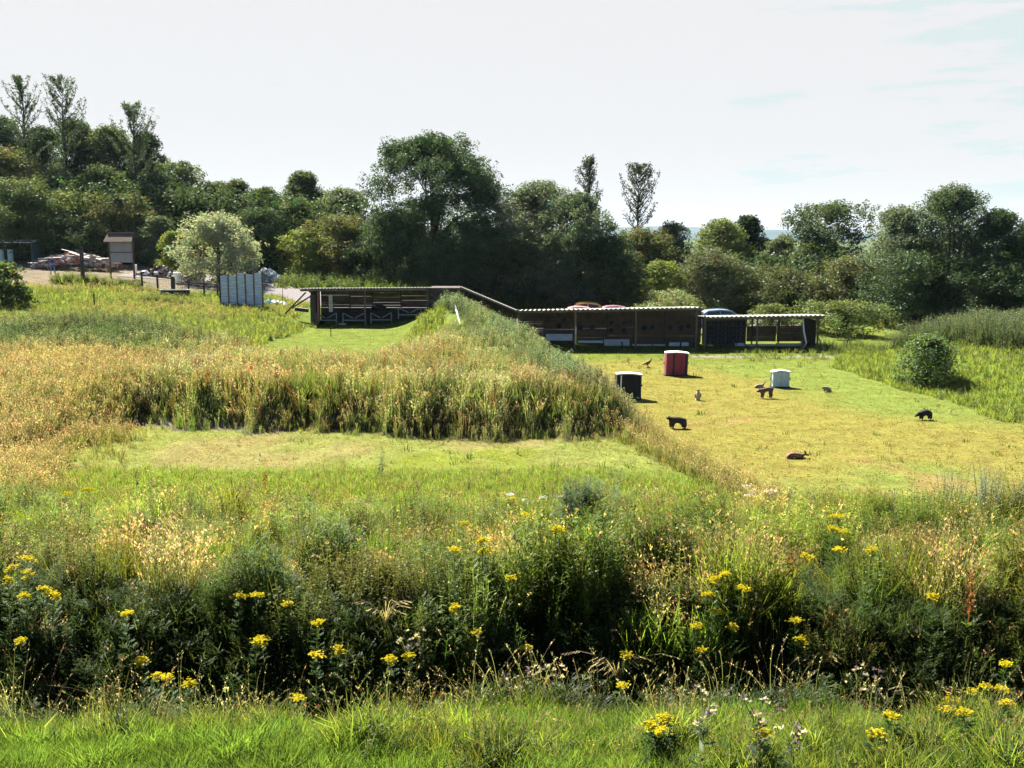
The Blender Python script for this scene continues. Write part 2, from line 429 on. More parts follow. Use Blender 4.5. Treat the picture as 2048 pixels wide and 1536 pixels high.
# thin summer haze that fades the far hills
hz = MB().box((0, 2900, 45), (9600, 6700, 130)).build('haze', bpy.data.materials.new('haze_air')); tag(hz, 'thin pale air over the whole place', kind='stuff')
hm = hz.data.materials[0]; hm.use_nodes = True; hm.node_tree.nodes.clear()
ho = hm.node_tree.nodes.new('ShaderNodeOutputMaterial'); hv_ = hm.node_tree.nodes.new('ShaderNodeVolumePrincipled')
hv_.inputs['Density'].default_value = .00004; hv_.inputs['Color'].default_value = (.7, .88, 1, 1); hv_.inputs['Anisotropy'].default_value = .2
hm.node_tree.links.new(hv_.outputs[0], ho.inputs['Volume'])
hz.visible_shadow = True
# ------------------------------------------------------------------ trees
def leaf_cloud(cent, outw, rad, per, L, col, rs, upbias=.35, hue=.18, flat=1.0):
    """diamond shaped leaves around clump centres. returns V,Q,C"""
    nC = len(cent)
    idx = np.repeat(np.arange(nC), per)
    n = len(idx)
    off = rs.normal(size=(n, 3)); off /= np.linalg.norm(off, axis=1)[:, None] + 1e-9
    off *= (rs.rand(n, 1) ** .45) * rad[idx][:, None]
    off[:, 2] *= flat
    p = cent[idx] + off
    nrm = rs.normal(size=(n, 3)) * .8 + outw[idx] * .6 + off / (rad[idx][:, None] + 1e-6) * .6
    nrm[:, 2] += upbias
    nrm /= np.linalg.norm(nrm, axis=1)[:, None] + 1e-9
    a = rs.normal(size=(n, 3)); a -= (a * nrm).sum(1)[:, None] * nrm; a /= np.linalg.norm(a, axis=1)[:, None] + 1e-9
    b = np.cross(nrm, a)
    ln = L * rs.uniform(.6, 1.3, (n, 1)); wd = ln * rs.uniform(.5, .8, (n, 1))
    V = np.empty((n, 4, 3))
    V[:, 0] = p - a * ln / 2; V[:, 1] = p + b * wd / 2 + a * ln * .08; V[:, 2] = p + a * ln / 2; V[:, 3] = p - b * wd / 2 + a * ln * .08
    Q = np.arange(n * 4).reshape(n, 4)
    ch = 1 + rs.normal(size=(nC, 1)) * hue
    warm = rs.normal(size=(nC, 1)) * hue
    c = np.array(col)[None] * np.clip(ch[idx], .5, 1.8) * rs.uniform(.82, 1.18, (n, 1))
    c[:, 0] *= np.clip(1 + warm[idx][:, 0], .5, 1.8)
    C = np.repeat(np.clip(c, .003, 1), 4, axis=0)
    return V.reshape(-1, 3), Q, C

def branch_mb(limbs):
    mb = MB()
    for pts, rs_ in limbs: mb.tube(pts, rs_, 7)
    return mb

def arc(p, q, rs, k=5, sag=.15, r0=.2, r1=.04):
    p, q = np.array(p, float), np.array(q, float); d = q - p; ln = np.linalg.norm(d)
    j = rs.normal(size=3) * ln * .07
    pts, r = [], []
    for t in np.linspace(0, 1, k):
        pts.append(tuple(p + d * t + np.array([0, 0, -sag * ln]) * (t - t * t) * 2 + j * math.sin(PI * t)))
        r.append(r0 * (1 - t) + r1 * t)
    return pts, r

PROF = {   # half width against height, both 0..1
    'broad': ([0, .08, .3, .55, .78, .92, 1], [.62, .85, 1, .97, .78, .48, .12]),
    'dome': ([0, .1, .35, .6, .8, .93, 1], [.8, .98, 1, .93, .74, .48, .2]),
    'shrub': ([0, .15, .4, .65, .85, 1], [.75, .97, 1, .9, .62, .2]),
    'umbrella': ([0, .3, .5, .68, .84, .95, 1], [.22, .32, .62, .95, 1, .82, .5]),
    'cone': ([0, .15, .45, .75, 1], [.8, .95, .75, .42, .06]),
    'tall': ([0, .2, .5, .75, .92, 1], [.7, .9, 1, .85, .5, .15]),
}

def broad_crown(W, Hh, prof, L, rs, col, lai=4.6, lobe=.17, clump=.055, gap=0., zb=.0, hue=.18, cap=62000):
    """three levels: lobes on the envelope, leaf clumps on the lobes, leaves in the clumps"""
    ts, ws = PROF[prof]
    area = W * Hh * .75
    total = int(min(cap, lai * area / (.30 * L * L)))
    lr = lobe * W
    nl = int(max(14, 9 * (Hh / lr) * (W / lr) * .16))
    cents, outs, rads = [], [], []
    lobes = []
    for k in range(nl):
        t = zb + (1 - zb) * (k + rs.rand()) / nl
        t = t ** .85
        R = np.interp(t, ts, ws) * W / 2
        a = rs.rand() * 2 * PI
        r = lr * rs.uniform(.65, 1.2)
        q = max(0, R - r * .75) * (rs.uniform(.8, 1.06) if rs.rand() < .75 else rs.uniform(.1, .7))
        z = min(t * Hh, Hh - r * .8)
        lobes.append((q * math.cos(a), q * math.sin(a), z, r))
    for x, y, z, r in lobes:
        m = max(5, int((r / (clump * W)) ** 2 * 2.6 * (1 - gap)))
        d = rs.normal(size=(m, 3)); d[:, 2] = d[:, 2] * .9 + .12; d /= np.linalg.norm(d, axis=1)[:, None]
        rr = r * rs.uniform(.55, 1.1, (m, 1)); spray = rs.rand(m) < .16; rr[spray] *= rs.uniform(1.1, 1.38, (spray.sum(), 1))
        c_ = np.array([x, y, z]) + d * rr * np.array([1, 1, .85])
        cents.append(c_)
        o_ = d * .6 + np.array([x, y, 0]) / (W / 2) * .5
        outs.append(o_); rads.append(np.full(m, clump * W) * rs.uniform(.7, 1.5, m) * np.where(spray, .55, 1))
    cents = np.concatenate(cents); outs = np.concatenate(outs); rads = np.concatenate(rads)
    cents[:, 2] = np.clip(cents[:, 2], .15, None)
    per = np.maximum(4, (total * (rads ** 2 / (rads ** 2).sum())).astype(int))
    V, Q, C = leaf_cloud(cents, outs, rads, per, L, col, rs, hue=hue)
    V[:, 2] = np.maximum(V[:, 2], .02)
    return V, Q, C, lobes

def make_tree(name, label, cat, px, top, wpx, Y, prof, col, seed, bottom=None, group=None, lobe=.17, clump=.055, gap=0.,
              zb=0., trunk_r=None, lai=6.5, hue=.14, leaf=.0018, depth=1.0, mat=None, lean=0., cap=90000, show_limbs=1.0):
    rs = np.random.RandomState(seed)
    p = on(px, Y) if bottom is None else None
    if bottom is not None:
        q = at(px, bottom, Y); p = Vector((q.x, Y, min(q.z, h(q.x, Y)) if q.z < h(q.x, Y) + 3 else h(q.x, Y)))
        p.z = h(q.x, Y)
    tp = at(px, top, Y); wpx = wpx * (1.12 if name == 'bush' and Y > 84 else 1.04)
    Hh = tp.z - p.z; W = wpx / FPX * Y
    L = leaf * Y
    V, Q, C, lobes = broad_crown(W, Hh, prof, L, rs, col, lai, lobe, clump, gap, zb, hue, cap)
    xw = np.percentile(V[:, 0], 98.5) - np.percentile(V[:, 0], 1.5); V[:, :2] *= W / xw
    V[:, 1] *= depth
    s_ = Hh / np.percentile(V[:, 2], 99.9); V[:, 2] *= s_
    V[:, 0] += lean * V[:, 2]
    root = empty(name, label, cat, p, 0, group)
    np_mesh('crown', V, Q, mat or M['tree_leaf'], C, root)
    r0 = trunk_r or max(.04, W * .028)
    limbs = [([(0, 0, -.4), (0.05 * W * rs.uniform(-1, 1), 0, Hh * .3), (lean * Hh * .7, 0, Hh * .72)], [r0, r0 * .72, r0 * .22])]
    sel = sorted(lobes, key=lambda l: -l[3])[:int(12 * show_limbs) or 4]
    for x, y, z, r in sel:
        z0 = max(.05 * Hh, min(z * .55, Hh * .5) * rs.uniform(.6, 1))
        limbs.append(arc((0, 0, z0), (x + lean * z, y * depth, z * s_ * .97), rs, 5, .12, r0 * .42, r0 * .08))
    branch_mb(limbs).build('trunk', M['bark'], root, smooth=True)
    return root

def make_poplar(label, px, top, wpx, Y, bottom, col, seed, group=None, dens=1.0, name='poplar_tree'):
    """tall narrow tree: a straight leader with thin upswept limbs and loose leaves along them"""
    rs = np.random.RandomState(seed)
    q = at(px, bottom, Y); tp = at(px, top, Y)
    z0 = h(q.x, Y); Hh = tp.z - z0; W = wpx / FPX * Y; low = max(.1, (q.z - z0) / Hh)
    limbs = [([(0, 0, -.4), (.02 * W, 0, Hh * .35), (-.03 * W, .02, Hh * .7), (0.04 * W, 0, Hh * .93)], [.14, .11, .07, .015])]
    cents, outs = [], []
    nb = int(64 * (1 - low) + 10)
    for k in range(nb):
        t = low + (1 - low) * ((k + rs.rand() * .8) / nb)
        u = (t - low) / (1 - low)
        prof = np.interp(u, [0, .2, .5, .75, .9, 1], [.7, .95, 1, .8, .55, .35])
        ln = W * .5 * prof * rs.uniform(.65, 1.15)
        a = rs.rand() * 2 * PI
        zs = t * Hh * .97; rise = ln * rs.uniform(1.1, 2.0)
        ze = min(zs + rise, Hh * rs.uniform(.96, 1.0))
        p0 = np.array([0, 0, zs]); p1 = np.array([math.cos(a) * ln, math.sin(a) * ln, ze])
        mid = (p0 * .45 + p1 * .55) + np.array([math.cos(a), math.sin(a), 0]) * ln * .22
        pts = [p0, mid, p1]; limbs.append(([tuple(z) for z in pts], [.05, .03, .012]))
        m = int(rs.uniform(20, 32) * dens)
        for s in rs.uniform(.12, 1.02, m):
            c_ = p0 * (1 - s) ** 2 + 2 * mid * s * (1 - s) + p1 * s * s
            cents.append(c_ + rs.normal(size=3) * .12); outs.append([math.cos(a) * .3, math.sin(a) * .3, .3])
    cents = np.array(cents); outs = np.array(outs); rads = rs.uniform(.1, .26, len(cents))
    per = rs.randint(3, 8, len(cents))
    V, Q, C = leaf_cloud(cents, outs, rads, per, .0015 * Y, col, rs, hue=.2)
    root = empty(name, label, 'tree', (q.x, Y, z0), 0, group)
    np_mesh('crown', V, Q, M['tree_leaf'], C, root)
    branch_mb(limbs).build('trunk', M['bark'], root, smooth=True)

DK = (.038, .06, .026); MD = (.065, .088, .034); OL = (.092, .098, .042); LT = (.11, .135, .045); YG = (.13, .155, .035); GR = (.10, .12, .07); PALE = (.24, .26, .19)
TR = 'trees along the skyline behind the range'
SH = 'bushes filling the hedge line behind the range'
T = [  # name, label, px, top, width px, Y, profile, colour, extra
 ('broadleaf_tree', 'dark round tree crown at the top left corner, behind the leftmost poplar', 5, 230, 130, 118, 'dome', DK, {}),
 ('broadleaf_tree', 'dark domed tree between the two tall poplars on the hill', 95, 252, 100, 119, 'dome', DK, {}),
 ('broadleaf_tree', 'dark rounded tree just right of the second tall poplar', 165, 238, 110, 116, 'broad', DK, {}),
 ('broadleaf_tree', 'wide dark tree with domed top left of the third poplar', 232, 252, 115, 115, 'dome', MD, {}),
 ('broadleaf_tree', 'dark tree whose shoulder shows right of the third poplar', 300, 262, 85, 114, 'broad', DK, {}),
 ('broadleaf_tree', 'open airy tree with sky showing through, at the foot of the hill slope', 362, 322, 82, 110, 'umbrella', MD, dict(gap=.35, lobe=.13)),
 ('bush', 'brownish dark bush mass at the left edge below the first poplar', 20, 292, 140, 106, 'dome', OL, {}),
 ('bush', 'dull dark green bush left of the third poplar base', 215, 330, 110, 106, 'dome', MD, {}),
 ('bush', 'grey green bush standing before the second poplar trunk', 120, 325, 110, 108, 'dome', GR, {}),
 ('bush', 'dark rounded bush to the right of the third poplar base', 322, 345, 95, 106, 'dome', DK, {}),
 ('broadleaf_tree', 'dark leafy tree with light leaf edges over the left open shed', 42, 355, 170, 98, 'broad', MD, dict(clump=.065)),
 ('bush', 'light green spreading bush above the timber heap', 165, 378, 170, 103, 'shrub', LT, {}),
 ('bush', 'tall olive bush with a dark base behind the notice board', 262, 388, 125, 100, 'shrub', OL, {}),
 ('bush', 'dark hedge bush behind the timber heap', 165, 425, 130, 99, 'dome', DK, {}),
 ('bush', 'small pale willow like bush right of the notice board', 322, 432, 62, 97, 'shrub', GR, {}),
 ('bush', 'mid green bush on the skyline at the end of the hill slope', 385, 372, 105, 107, 'dome', MD, {}),
 ('bush', 'upright small tree with a pointed top on the skyline, left of the pale tree top', 432, 362, 78, 109, 'broad', MD, dict(gap=.2)),
 ('bush', 'narrow dark tree with a notched top above the pale tree', 480, 358, 84, 108, 'broad', MD, dict(gap=.1)),
 ('bush', 'rounded green bush on the skyline right above the pale tree', 535, 374, 95, 106, 'dome', MD, {}),
 ('conifer_tree', 'dark pointed tree rising from the skyline left of the biggest tree', 610, 343, 150, 108, 'cone', MD, dict(lobe=.10, clump=.04)),
 ('bush', 'pale green bush on the skyline just left of the biggest tree', 695, 375, 115, 104, 'dome', GR, {}),
 ('bush', 'broad mid green bush below the dark pointed tree', 590, 392, 130, 101, 'shrub', MD, {}),
 ('bush', 'tall dark bush immediately right of the pale tree', 520, 415, 100, 96, 'dome', DK, {}),
 ('bush', 'olive brown bush leaning against the biggest tree', 690, 428, 150, 95, 'shrub', OL, {}),
 ('bush', 'bright yellow green bush in front of the dark gap by the track', 612, 455, 100, 93, 'shrub', YG, {}),
 ('bush', 'dark low bush at the end of the hedge behind the grey heap', 575, 490, 90, 97, 'dome', DK, {}),
 ('bush', 'dark green bush between the notice board and the pale tree', 395, 430, 90, 101, 'dome', DK, {}),
 ('bush', 'yellowish small bush left of the pale tree', 350, 462, 55, 92, 'shrub', YG, {}),
 ('ash_tree', 'the biggest tree, huge dark crown with sky gaps behind the shelters', 868, 268, 266, 93, 'dome', (.042, .068, .034), dict(lobe=.11, clump=.03, gap=0, lai=8, cap=150000, trunk_r=.35)),
 ('broadleaf_tree', 'dense dark tree filling the gap left under the biggest tree', 790, 420, 150, 91, 'dome', DK, {}),
 ('broadleaf_tree', 'large tree with silvery leaf tips right of the biggest tree', 1070, 362, 190, 91, 'broad', (.10, .12, .08), dict(lobe=.15, clump=.045, cap=70000)),
 ('broadleaf_tree', 'broad dark tree over the orange car, grey green on top', 1155, 385, 165, 88, 'broad', (.075, .10, .06), dict(lobe=.15, clump=.045, cap=70000)),
 ('broadleaf_tree', 'dark foliage mass low behind the sloping roof', 985, 450, 190, 88, 'dome', DK, {}),
 ('bush', 'dark bush at the foot of the trees above the red car', 1215, 470, 110, 86, 'dome', DK, {}),
 ('bush', 'dull green bush below the right poplar of the centre pair', 1285, 455, 120, 98, 'dome', OL, {}),
 ('bush', 'bushy top on the skyline right of the centre poplars', 1345, 443, 80, 101, 'dome', GR, {}),
 ('bush', 'bright green bush above the right shelter roof', 1318, 520, 85, 87, 'shrub', YG, {}),
 ('broadleaf_tree', 'rounded light green tree on the right skyline', 1438, 437, 105, 104, 'dome', LT, {}),
 ('conifer_tree', 'dark spiky tree close behind the rounded light green one', 1492, 431, 115, 107, 'cone', DK, dict(lobe=.10, clump=.04)),
 ('bush', 'green leafy bush in the middle of the right hedge', 2600, 482, 110, 98, 'shrub', LT, {}),
 ('bush', 'dark olive bush with rounded dome behind the blue car', 1415, 495, 155, 90, 'shrub', (.08, .09, .045), {}),
 ('bush', 'small bush on the skyline beside the far blue hill', 1560, 470, 75, 103, 'shrub', GR, {}),
 ('ash_tree', 'flat topped airy tree with bare limbs standing clear on the right skyline', 1655, 402, 142, 99, 'umbrella', (.05, .072, .03), dict(lobe=.12, clump=.045, gap=.15, lai=5)),
 ('bush', 'bush at the base of the flat topped airy tree', 1640, 478, 120, 96, 'shrub', MD, {}),
 ('bush', 'low dark green thicket behind the right shelter end', 1560, 530, 150, 88, 'dome', (.07, .08, .035), {}),
 ('bush', 'brown green bush between the flat topped tree and the tall right trees', 1690, 512, 130, 86, 'shrub', OL, {}),
 ('broadleaf_tree', 'silvery green tree at the left side of the tall right group', 1785, 412, 125, 84, 'broad', (.10, .125, .085), dict(clump=.05, cap=60000)),
 ('broadleaf_tree', 'tallest tree of the right group, with a ragged top', 1895, 370, 165, 82, 'tall', (.055, .078, .045), dict(lobe=.14, clump=.045, gap=.15, cap=90000, trunk_r=.25)),
 ('broadleaf_tree', 'dark tree with two tops right of the tallest right tree', 1985, 418, 110, 81, 'tall', DK, dict(cap=60000)),
 ('broadleaf_tree', 'dark tree cut by the right edge of the picture', 2062, 438, 120, 83, 'broad', DK, {}),
 ('broadleaf_tree', 'dark tree in front filling the foot of the right group', 1830, 500, 200, 79, 'dome', DK, {}),
 ('broadleaf_tree', 'dark tree in front filling the far right foot of the wood', 1985, 510, 210, 78, 'dome', DK, {}),
 ('bush', 'round sunlit bush standing on the lawn past the shelter end', 1688, 598, 150, 73.5, 'shrub', LT, dict(clump=.06)),
 ('bush', 'low light green bush seen over the end shelter roof', 1540, 606, 90, 76, 'shrub', LT, {}),
 ('bush', 'pale herby bush above the right end of the long roof', 1335, 578, 130, 80, 'shrub', (.15, .17, .08), {}),
 ('bush', 'grey leaved round bush on the right bank beside the mown range', 1851, 664, 98, 48.6, 'shrub', (.09, .13, .05), dict(leaf=.0022, clump=.07, lobe=.16)),
 ('bush', 'glossy leaved bramble bush at the left edge below the open shed', 8, 522, 100, 66, 'shrub', (.075, .10, .03), dict(leaf=.0035, clump=.08)),
 ('pale_tree', 'pale silvery bushy tree behind the blue panels', 440, 424, 142, 85, 'dome', PALE, dict(clump=.055, zb=.03, lobe=.2, hue=.12)),
 ('broadleaf_tree', 'dark trees edge beyond the right margin of the tall group', 2150, 430, 150, 84, 'broad', DK, {}),
 ('broadleaf_tree', 'dark tree beyond the left margin on the hill', -110, 240, 150, 112, 'dome', DK, {}),
]
for k, (nm, lab, px, top, wp, Yd, pf, colr, ex) in enumerate(T):
    make_tree(nm, lab, 'bush' if nm == 'bush' else 'tree', px, top, wp, Yd, pf, colr, 100 + k,
              group=SH if nm == 'bush' else TR, **ex)
PG = 'tall thin poplars'
make_poplar('leftmost tall poplar standing over the hill trees', 55, 147, 74, 112, 345, (.06, .085, .055), 301, PG)
make_poplar('second tall poplar from the left, slightly wider', 134, 149, 82, 112, 360, (.06, .085, .055), 302, PG, 1.15)
make_poplar('third poplar, shorter, standing right of the first two', 275, 205, 84, 108, 410, (.06, .085, .055), 303, PG, 1.2)
make_poplar('slim poplar peeping over the trees right of the biggest tree', 1178, 311, 58, 106, 450, (.035, .045, .03), 304, PG, .9)
make_poplar('lone conical poplar at the centre right skyline', 1276, 326, 76, 104, 462, (.036, .046, .03), 305, PG, 1.1)
# backing thicket so that the hedge line has no holes at its foot (reads as one mass)
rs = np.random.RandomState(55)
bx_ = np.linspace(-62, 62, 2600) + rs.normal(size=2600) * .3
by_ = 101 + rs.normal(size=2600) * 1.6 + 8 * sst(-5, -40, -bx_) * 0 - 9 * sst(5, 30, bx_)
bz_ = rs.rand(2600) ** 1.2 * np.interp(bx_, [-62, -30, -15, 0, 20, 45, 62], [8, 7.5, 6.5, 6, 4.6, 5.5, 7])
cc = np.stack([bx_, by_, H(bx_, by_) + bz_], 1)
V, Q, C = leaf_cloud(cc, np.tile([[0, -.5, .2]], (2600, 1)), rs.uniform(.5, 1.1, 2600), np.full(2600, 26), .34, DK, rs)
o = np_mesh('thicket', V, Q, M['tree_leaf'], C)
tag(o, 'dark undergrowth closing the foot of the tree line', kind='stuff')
# ------------------------------------------------------------------ shelters
def corrugated(name, x0, x1, y0, y1, zf0, zf1, zb0, zb1, parent, mat, pitch=.2, amp=.028):
    """wavy sheet roof with thickness; waves run front to back"""
    n = int((x1 - x0) / pitch * 8)
    mb = MB(); vs = []
    for lay in (0, 1):
        for k in range(n + 1):
            t = k / n; x = x0 + (x1 - x0) * t
            wv = amp * math.cos(2 * PI * (x - x0) / pitch) - lay * .008
            vs.append((x, y0, zf0 + (zf1 - zf0) * t + wv)); vs.append((x, y1, zb0 + (zb1 - zb0) * t + wv))
    m = 2 * (n + 1); fs = []
    for k in range(n):
        a = 2 * k
        fs.append((a, a + 2, a + 3, a + 1)); fs.append((m + a, m + a + 1, m + a + 3, m + a + 2))
        fs.append((a, m + a, m + a + 2, a + 2)); fs.append((a + 1, a + 3, m + a + 3, m + a + 1))
    mb.add(vs, fs)
    return mb.build(name, mat, parent)

def slat_wall(name, x0, x1, y, z0, z1, parent, mat, bw=.15, gap=.02, seed=0, studs=None, miss=.0, var=True, th=.022):
    rs = np.random.RandomState(seed); mb = MB(); z = z0
    while z < z1 - .03:
        b = min(bw * rs.uniform(.85, 1.15), z1 - z)
        if rs.rand() > miss:
            mb.box(((x0 + x1) / 2, y + rs.uniform(-.004, .004), z + b / 2), (x1 - x0, th, b), rot=(0, rs.uniform(-.002, .002), 0))
        z += b + (gap * rs.uniform(.5, 1.4) if rs.rand() < .5 else .002)
    return mb.build(name, mat, parent)

YF, YB = 65.0, 68.2
zL = 1.55
Lr = empty('left_shelter', 'left open timber shelter on the raised grass, with slatted back and wavy tin roof', 'shelter', (-8.5, YF, zL))
def lx(px, Yd=YF): return at(px, 620, Yd).x + 8.5
e = {k: lx(k) for k in (606, 622, 672, 730, 855, 917)}
zr = at(730, 577, YF - .5).z - zL
corrugated('roof', e[606] - .1, e[855] + .05, -.55, 3.5, zr, zr + .06, zr - .19, zr - .13, Lr, M['tin'], .21)
for px in (730, 855, 917):
    MB().box((e[px], .05, zr / 2 - .06), (.11, .11, zr - .05)).build('post', M['post_wood'], Lr, bevel=.008)
MB().beam((e[606] - .05, -.45, zr - .12), (e[855] + .02, -.45, zr - .06), .05, .13).build('roof_beam', M['post_wood'], Lr)
MB().beam((e[606], 3.05, zr - .26), (e[917], 3.05, zr - .19), .06, .14).build('rear_roof_beam', M['old_wood'], Lr)
for k in range(7):
    x = e[622] + k * (e[855] - e[622]) / 6
    MB().beam((x, -.4, zr - .22), (x, 3.3, zr - .36), .05, .1).build('rafter', M['old_wood'], Lr)
slat_wall('side_wall', 0, 0.03, 0, 0, .1, Lr, M['brown_board']) if False else None
sw = MB()
for k in range(15):
    sw.box((e[622], 1.6, .08 + k * .155), (.03, 3.1, .15))
sw.build('side_wall', M['brown_board'], Lr)
MB().box((e[622] + .13, .02, 1.0), (.34, .05, 2.0)).build('end_board', M['old_wood'], Lr)
MB().box((e[622] + .47, .03, 1.2), (.1, .06, 2.0)).build('red_edge_board', M['brick_red'], Lr)
MB().box((e[672] - .35, .1, 1.45), (.24, .03, 1.1)).build('pale_panel', M['pale_wood'], Lr)
xs_ = [e[622] + .05, (e[622] + e[730]) / 2 + .3, e[730] + .1, (e[730] + e[855]) / 2, e[855]]
for k in range(4):
    slat_wall('slat_panel', xs_[k] + .03, xs_[k + 1] - .03, 3.1, .98, zr - .22, Lr, M['brown_board'], .16, .010, 10 + k, miss=.0)
    MB().box((xs_[k + 1], 3.03, zr / 2 - .1), (.09, .09, zr - .3)).build('stud', M['old_wood'], Lr)
MB().box(((e[622] + e[855]) / 2, 3.1, .48), (e[855] - e[622] - .1, .03, .96)).build('lower_boards', M['old_wood'], Lr)
# boarded bay at the right end with a diagonal brace
slat_wall('front_boarding', e[855] + .08, e[917] - .07, .1, 0, zr - .12, Lr, M['grey_board'] if False else M['old_wood'], .15, .006, 31)
MB().beam((e[855] + .2, .03, zr - .35), (e[917] - .35, .03, .75), .03, .12).build('brace', M['brown_board'], Lr)
MB().beam((e[855], -.1, zr - .01), (e[917] + .08, -.1, zr - .01), .16, .09).build('capping', M['post_wood'], Lr)
MB().box((e[917] - .95, 1.7, zr - .05), (2.0, 3.3, .03)).build('flat_roof_boards', M['old_wood'], Lr)
# raking props outside the left end
MB().beam((e[606] + .15, .3, zr - .3), (e[606] - 1.25, .3, .75), .07, .09).build('prop', M['old_wood'], Lr)
MB().beam((e[606] + .3, .9, zr - .6), (e[606] - .9, .9, 1.1), .07, .09).build('prop', M['old_wood'], Lr)
MB().box((e[606] - .35, 1.3, .95), (.9, .5, .22), rot=(0, .15, .2)).build('tool_box', M['black'], Lr, bevel=.02)

# sloping covered link running down to the long shelter
zR = .1
Lk_ = empty('sloping_link_roof', 'steep tin link roof sliding down from the left shelter to the long one', 'roof', (-3.3, YF, zL))
a0, a1 = at(920, 573, YF - .4), at(1034, 621, YF - .4)
P0 = Vector((a0.x + 3.3, -.4, a0.z - zL)); P1 = Vector((a1.x + 3.3, -.4, a1.z - zL))
mb = MB()
vs = []
for k in range(0, 61):
    t = k / 60; p = P0.lerp(P1, t)
    for yy in (0, 3.4):
        vs.append((p.x, p.y + yy, p.z + .012 * math.cos(k * 2) - .055 * yy))
m0 = len(vs); vs += [(v[0], v[1], v[2] - .03) for v in vs]
fs = []
for k in range(60):
    a = 2 * k
    fs += [(a, a + 2, a + 3, a + 1), (m0 + a, m0 + a + 1, m0 + a + 3, m0 + a + 2), (a, m0 + a, m0 + a + 2, a + 2), (a + 1, a + 3, m0 + a + 3, m0 + a + 1)]
mb.add(vs, fs); mb.build('roof_sheet', M['tin'], Lk_)
MB().beam(P0 + Vector((0, -.03, -.08)), P1 + Vector((0, -.03, -.08)), .05, .08).build('barge_board', M['post_wood'], Lk_)
sb = MB()
for k in range(26):
    t = (k + .5) / 26; p = P0.lerp(P1, t); wdt = (P1.x - P0.x) / 26 - .01
    zb = h(-3.3 + p.x, YF + 3) - zL - .1
    sb.box((p.x, 3.0, (p.z - .22 + zb) / 2), (wdt, .025, p.z - .22 - zb))
sb.build('back_boards', M['old_wood'], Lk_)

# long right hand shelter
zRr = .1
R_ = empty('long_shelter', 'long dark open shelter beside the mown range, its tin roof edge glinting', 'shelter', (6.2, YF, zRr))
def rx(px, Yd=YF): return at(px, 660, Yd).x - 6.2
def rz(px, py, Yd=YF): return at(px, py, Yd).z - zRr
x0, x1 = rx(1036), rx(1398)
zl_, zr_ = rz(1036, 621, YF - .5), rz(1398, 614.5, YF - .5)
corrugated('roof', x0, x1 + .1, -.5, 3.6, zl_, zr_, zl_ - .26, zr_ - .26, R_, M['tin'], .3, .035)
MB().beam((x0, -.42, zl_ - .12), (x1 + .05, -.42, zr_ - .12), .05, .12).build('roof_beam', M['post_wood'], R_)
for px in (1040, 1150, 1272, 1393):
    x = rx(px); zt = zl_ + (zr_ - zl_) * (x - x0) / (x1 - x0) - .1
    MB().box((x, .05, zt / 2 - .1), (.11, .11, zt + .2)).build('post', M['post_wood'], R_, bevel=.008)
for k in range(10):
    x = x0 + .3 + k * (x1 - x0 - .5) / 9; zt = zl_ + (zr_ - zl_) * (x - x0) / (x1 - x0)
    MB().beam((x, -.35, zt - .22), (x, 3.3, zt - .42), .05, .1).build('rafter', M['old_wood'], R_)
bays = [(1036, 1086, 'slat'), (1086, 1150, 'solid'), (1152, 1214, 'solid'), (1214, 1271, 'solid'), (1272, 1328, 'solid'), (1328, 1400, 'solid')]
for k, (pa, pb, kd) in enumerate(bays):
    xa, xb = rx(pa, YB), rx(pb, YB)
    if kd == 'slat':
        slat_wall('slat_panel', xa, xb, 3.15, -.1, zl_ - .42, R_, M['brown_board'], .13, .012, 40)
    else:
        slat_wall('back_panel', xa, xb, 3.15, -.18, zr_ - .4 - (.0 if k != 2 else .1), R_, M['brown_board'], .6, .004, 41 + k)
        MB().box((xb, 3.08, 1.15), (.08, .08, 2.2)).build('stud', M['old_wood'], R_)
# dark round foam discs pinned to the panels
for k, (px, py, r) in enumerate([(1118, 652, .17), (1128, 640, .14), (1160, 655, .2), (1184, 655, .2), (1222, 645, .14), (1222, 660, .15), (1248, 645, .14), (1248, 660, .15), (1288, 655, .2), (1304, 654, .19), (1340, 655, .18), (1362, 655, .2), (1376, 652, .17)]):
    q = at(px, py, YB - .12)
    MB().cyl((q.x - 6.2, q.y - YF, q.z - zRr), r, .07, 18, axis='y').build('foam_disc', M['black_foam'], R_)
MB().box((rx(1140, YB) - .3, 3.12, .2), (1.2, .03, .3)).build('kick_board', M['blue_sheet'], R_) if False else None

# lower end shelter
E_ = empty('end_shelter', 'lower end shelter with half height back wall and a bent white pipe', 'shelter', (16.4, YF, .1))
def ex_(px, Yd=YF): return at(px, 660, Yd).x - 16.4
x0, x1 = ex_(1404), ex_(1643)
zl2, zr2 = at(1404, 634, YF - .5).z - .1, at(1643, 630.5, YF - .5).z - .1
corrugated('roof', x0, x1, -.5, 3.6, zl2, zr2, zl2 - .26, zr2 - .26, E_, M['tin'], .3, .035)
MB().beam((x0, -.42, zl2 - .12), (x1, -.42, zr2 - .12), .05, .12).build('roof_beam', M['post_wood'], E_)
for px in (1410, 1515, 1606, 1636):
    MB().box((ex_(px), .05, zr2 / 2 - .1), (.10, .10, zr2 + .05)).build('post', M['post_wood'], E_, bevel=.008)
for px in (1502, 1555):
    MB().box((ex_(px, YB), 2.9, zr2 / 2 - .12), (.09, .09, zr2 + .0)).build('rear_post', M['old_wood'], E_)
for k in range(7):
    x = x0 + .2 + k * (x1 - x0 - .4) / 6
    MB().beam((x, -.35, zr2 - .22), (x, 3.3, zr2 - .42), .05, .1).build('rafter', M['old_wood'], E_)
xa, xb, xc_ = ex_(1404, YB), ex_(1492, YB), ex_(1628, YB)
slat_wall('back_panel', xa, xb, 3.15, -.18, zr2 - .4, E_, M['brown_board'], .5, .006, 60)
hw = at(1550, 652, YB).z - .1
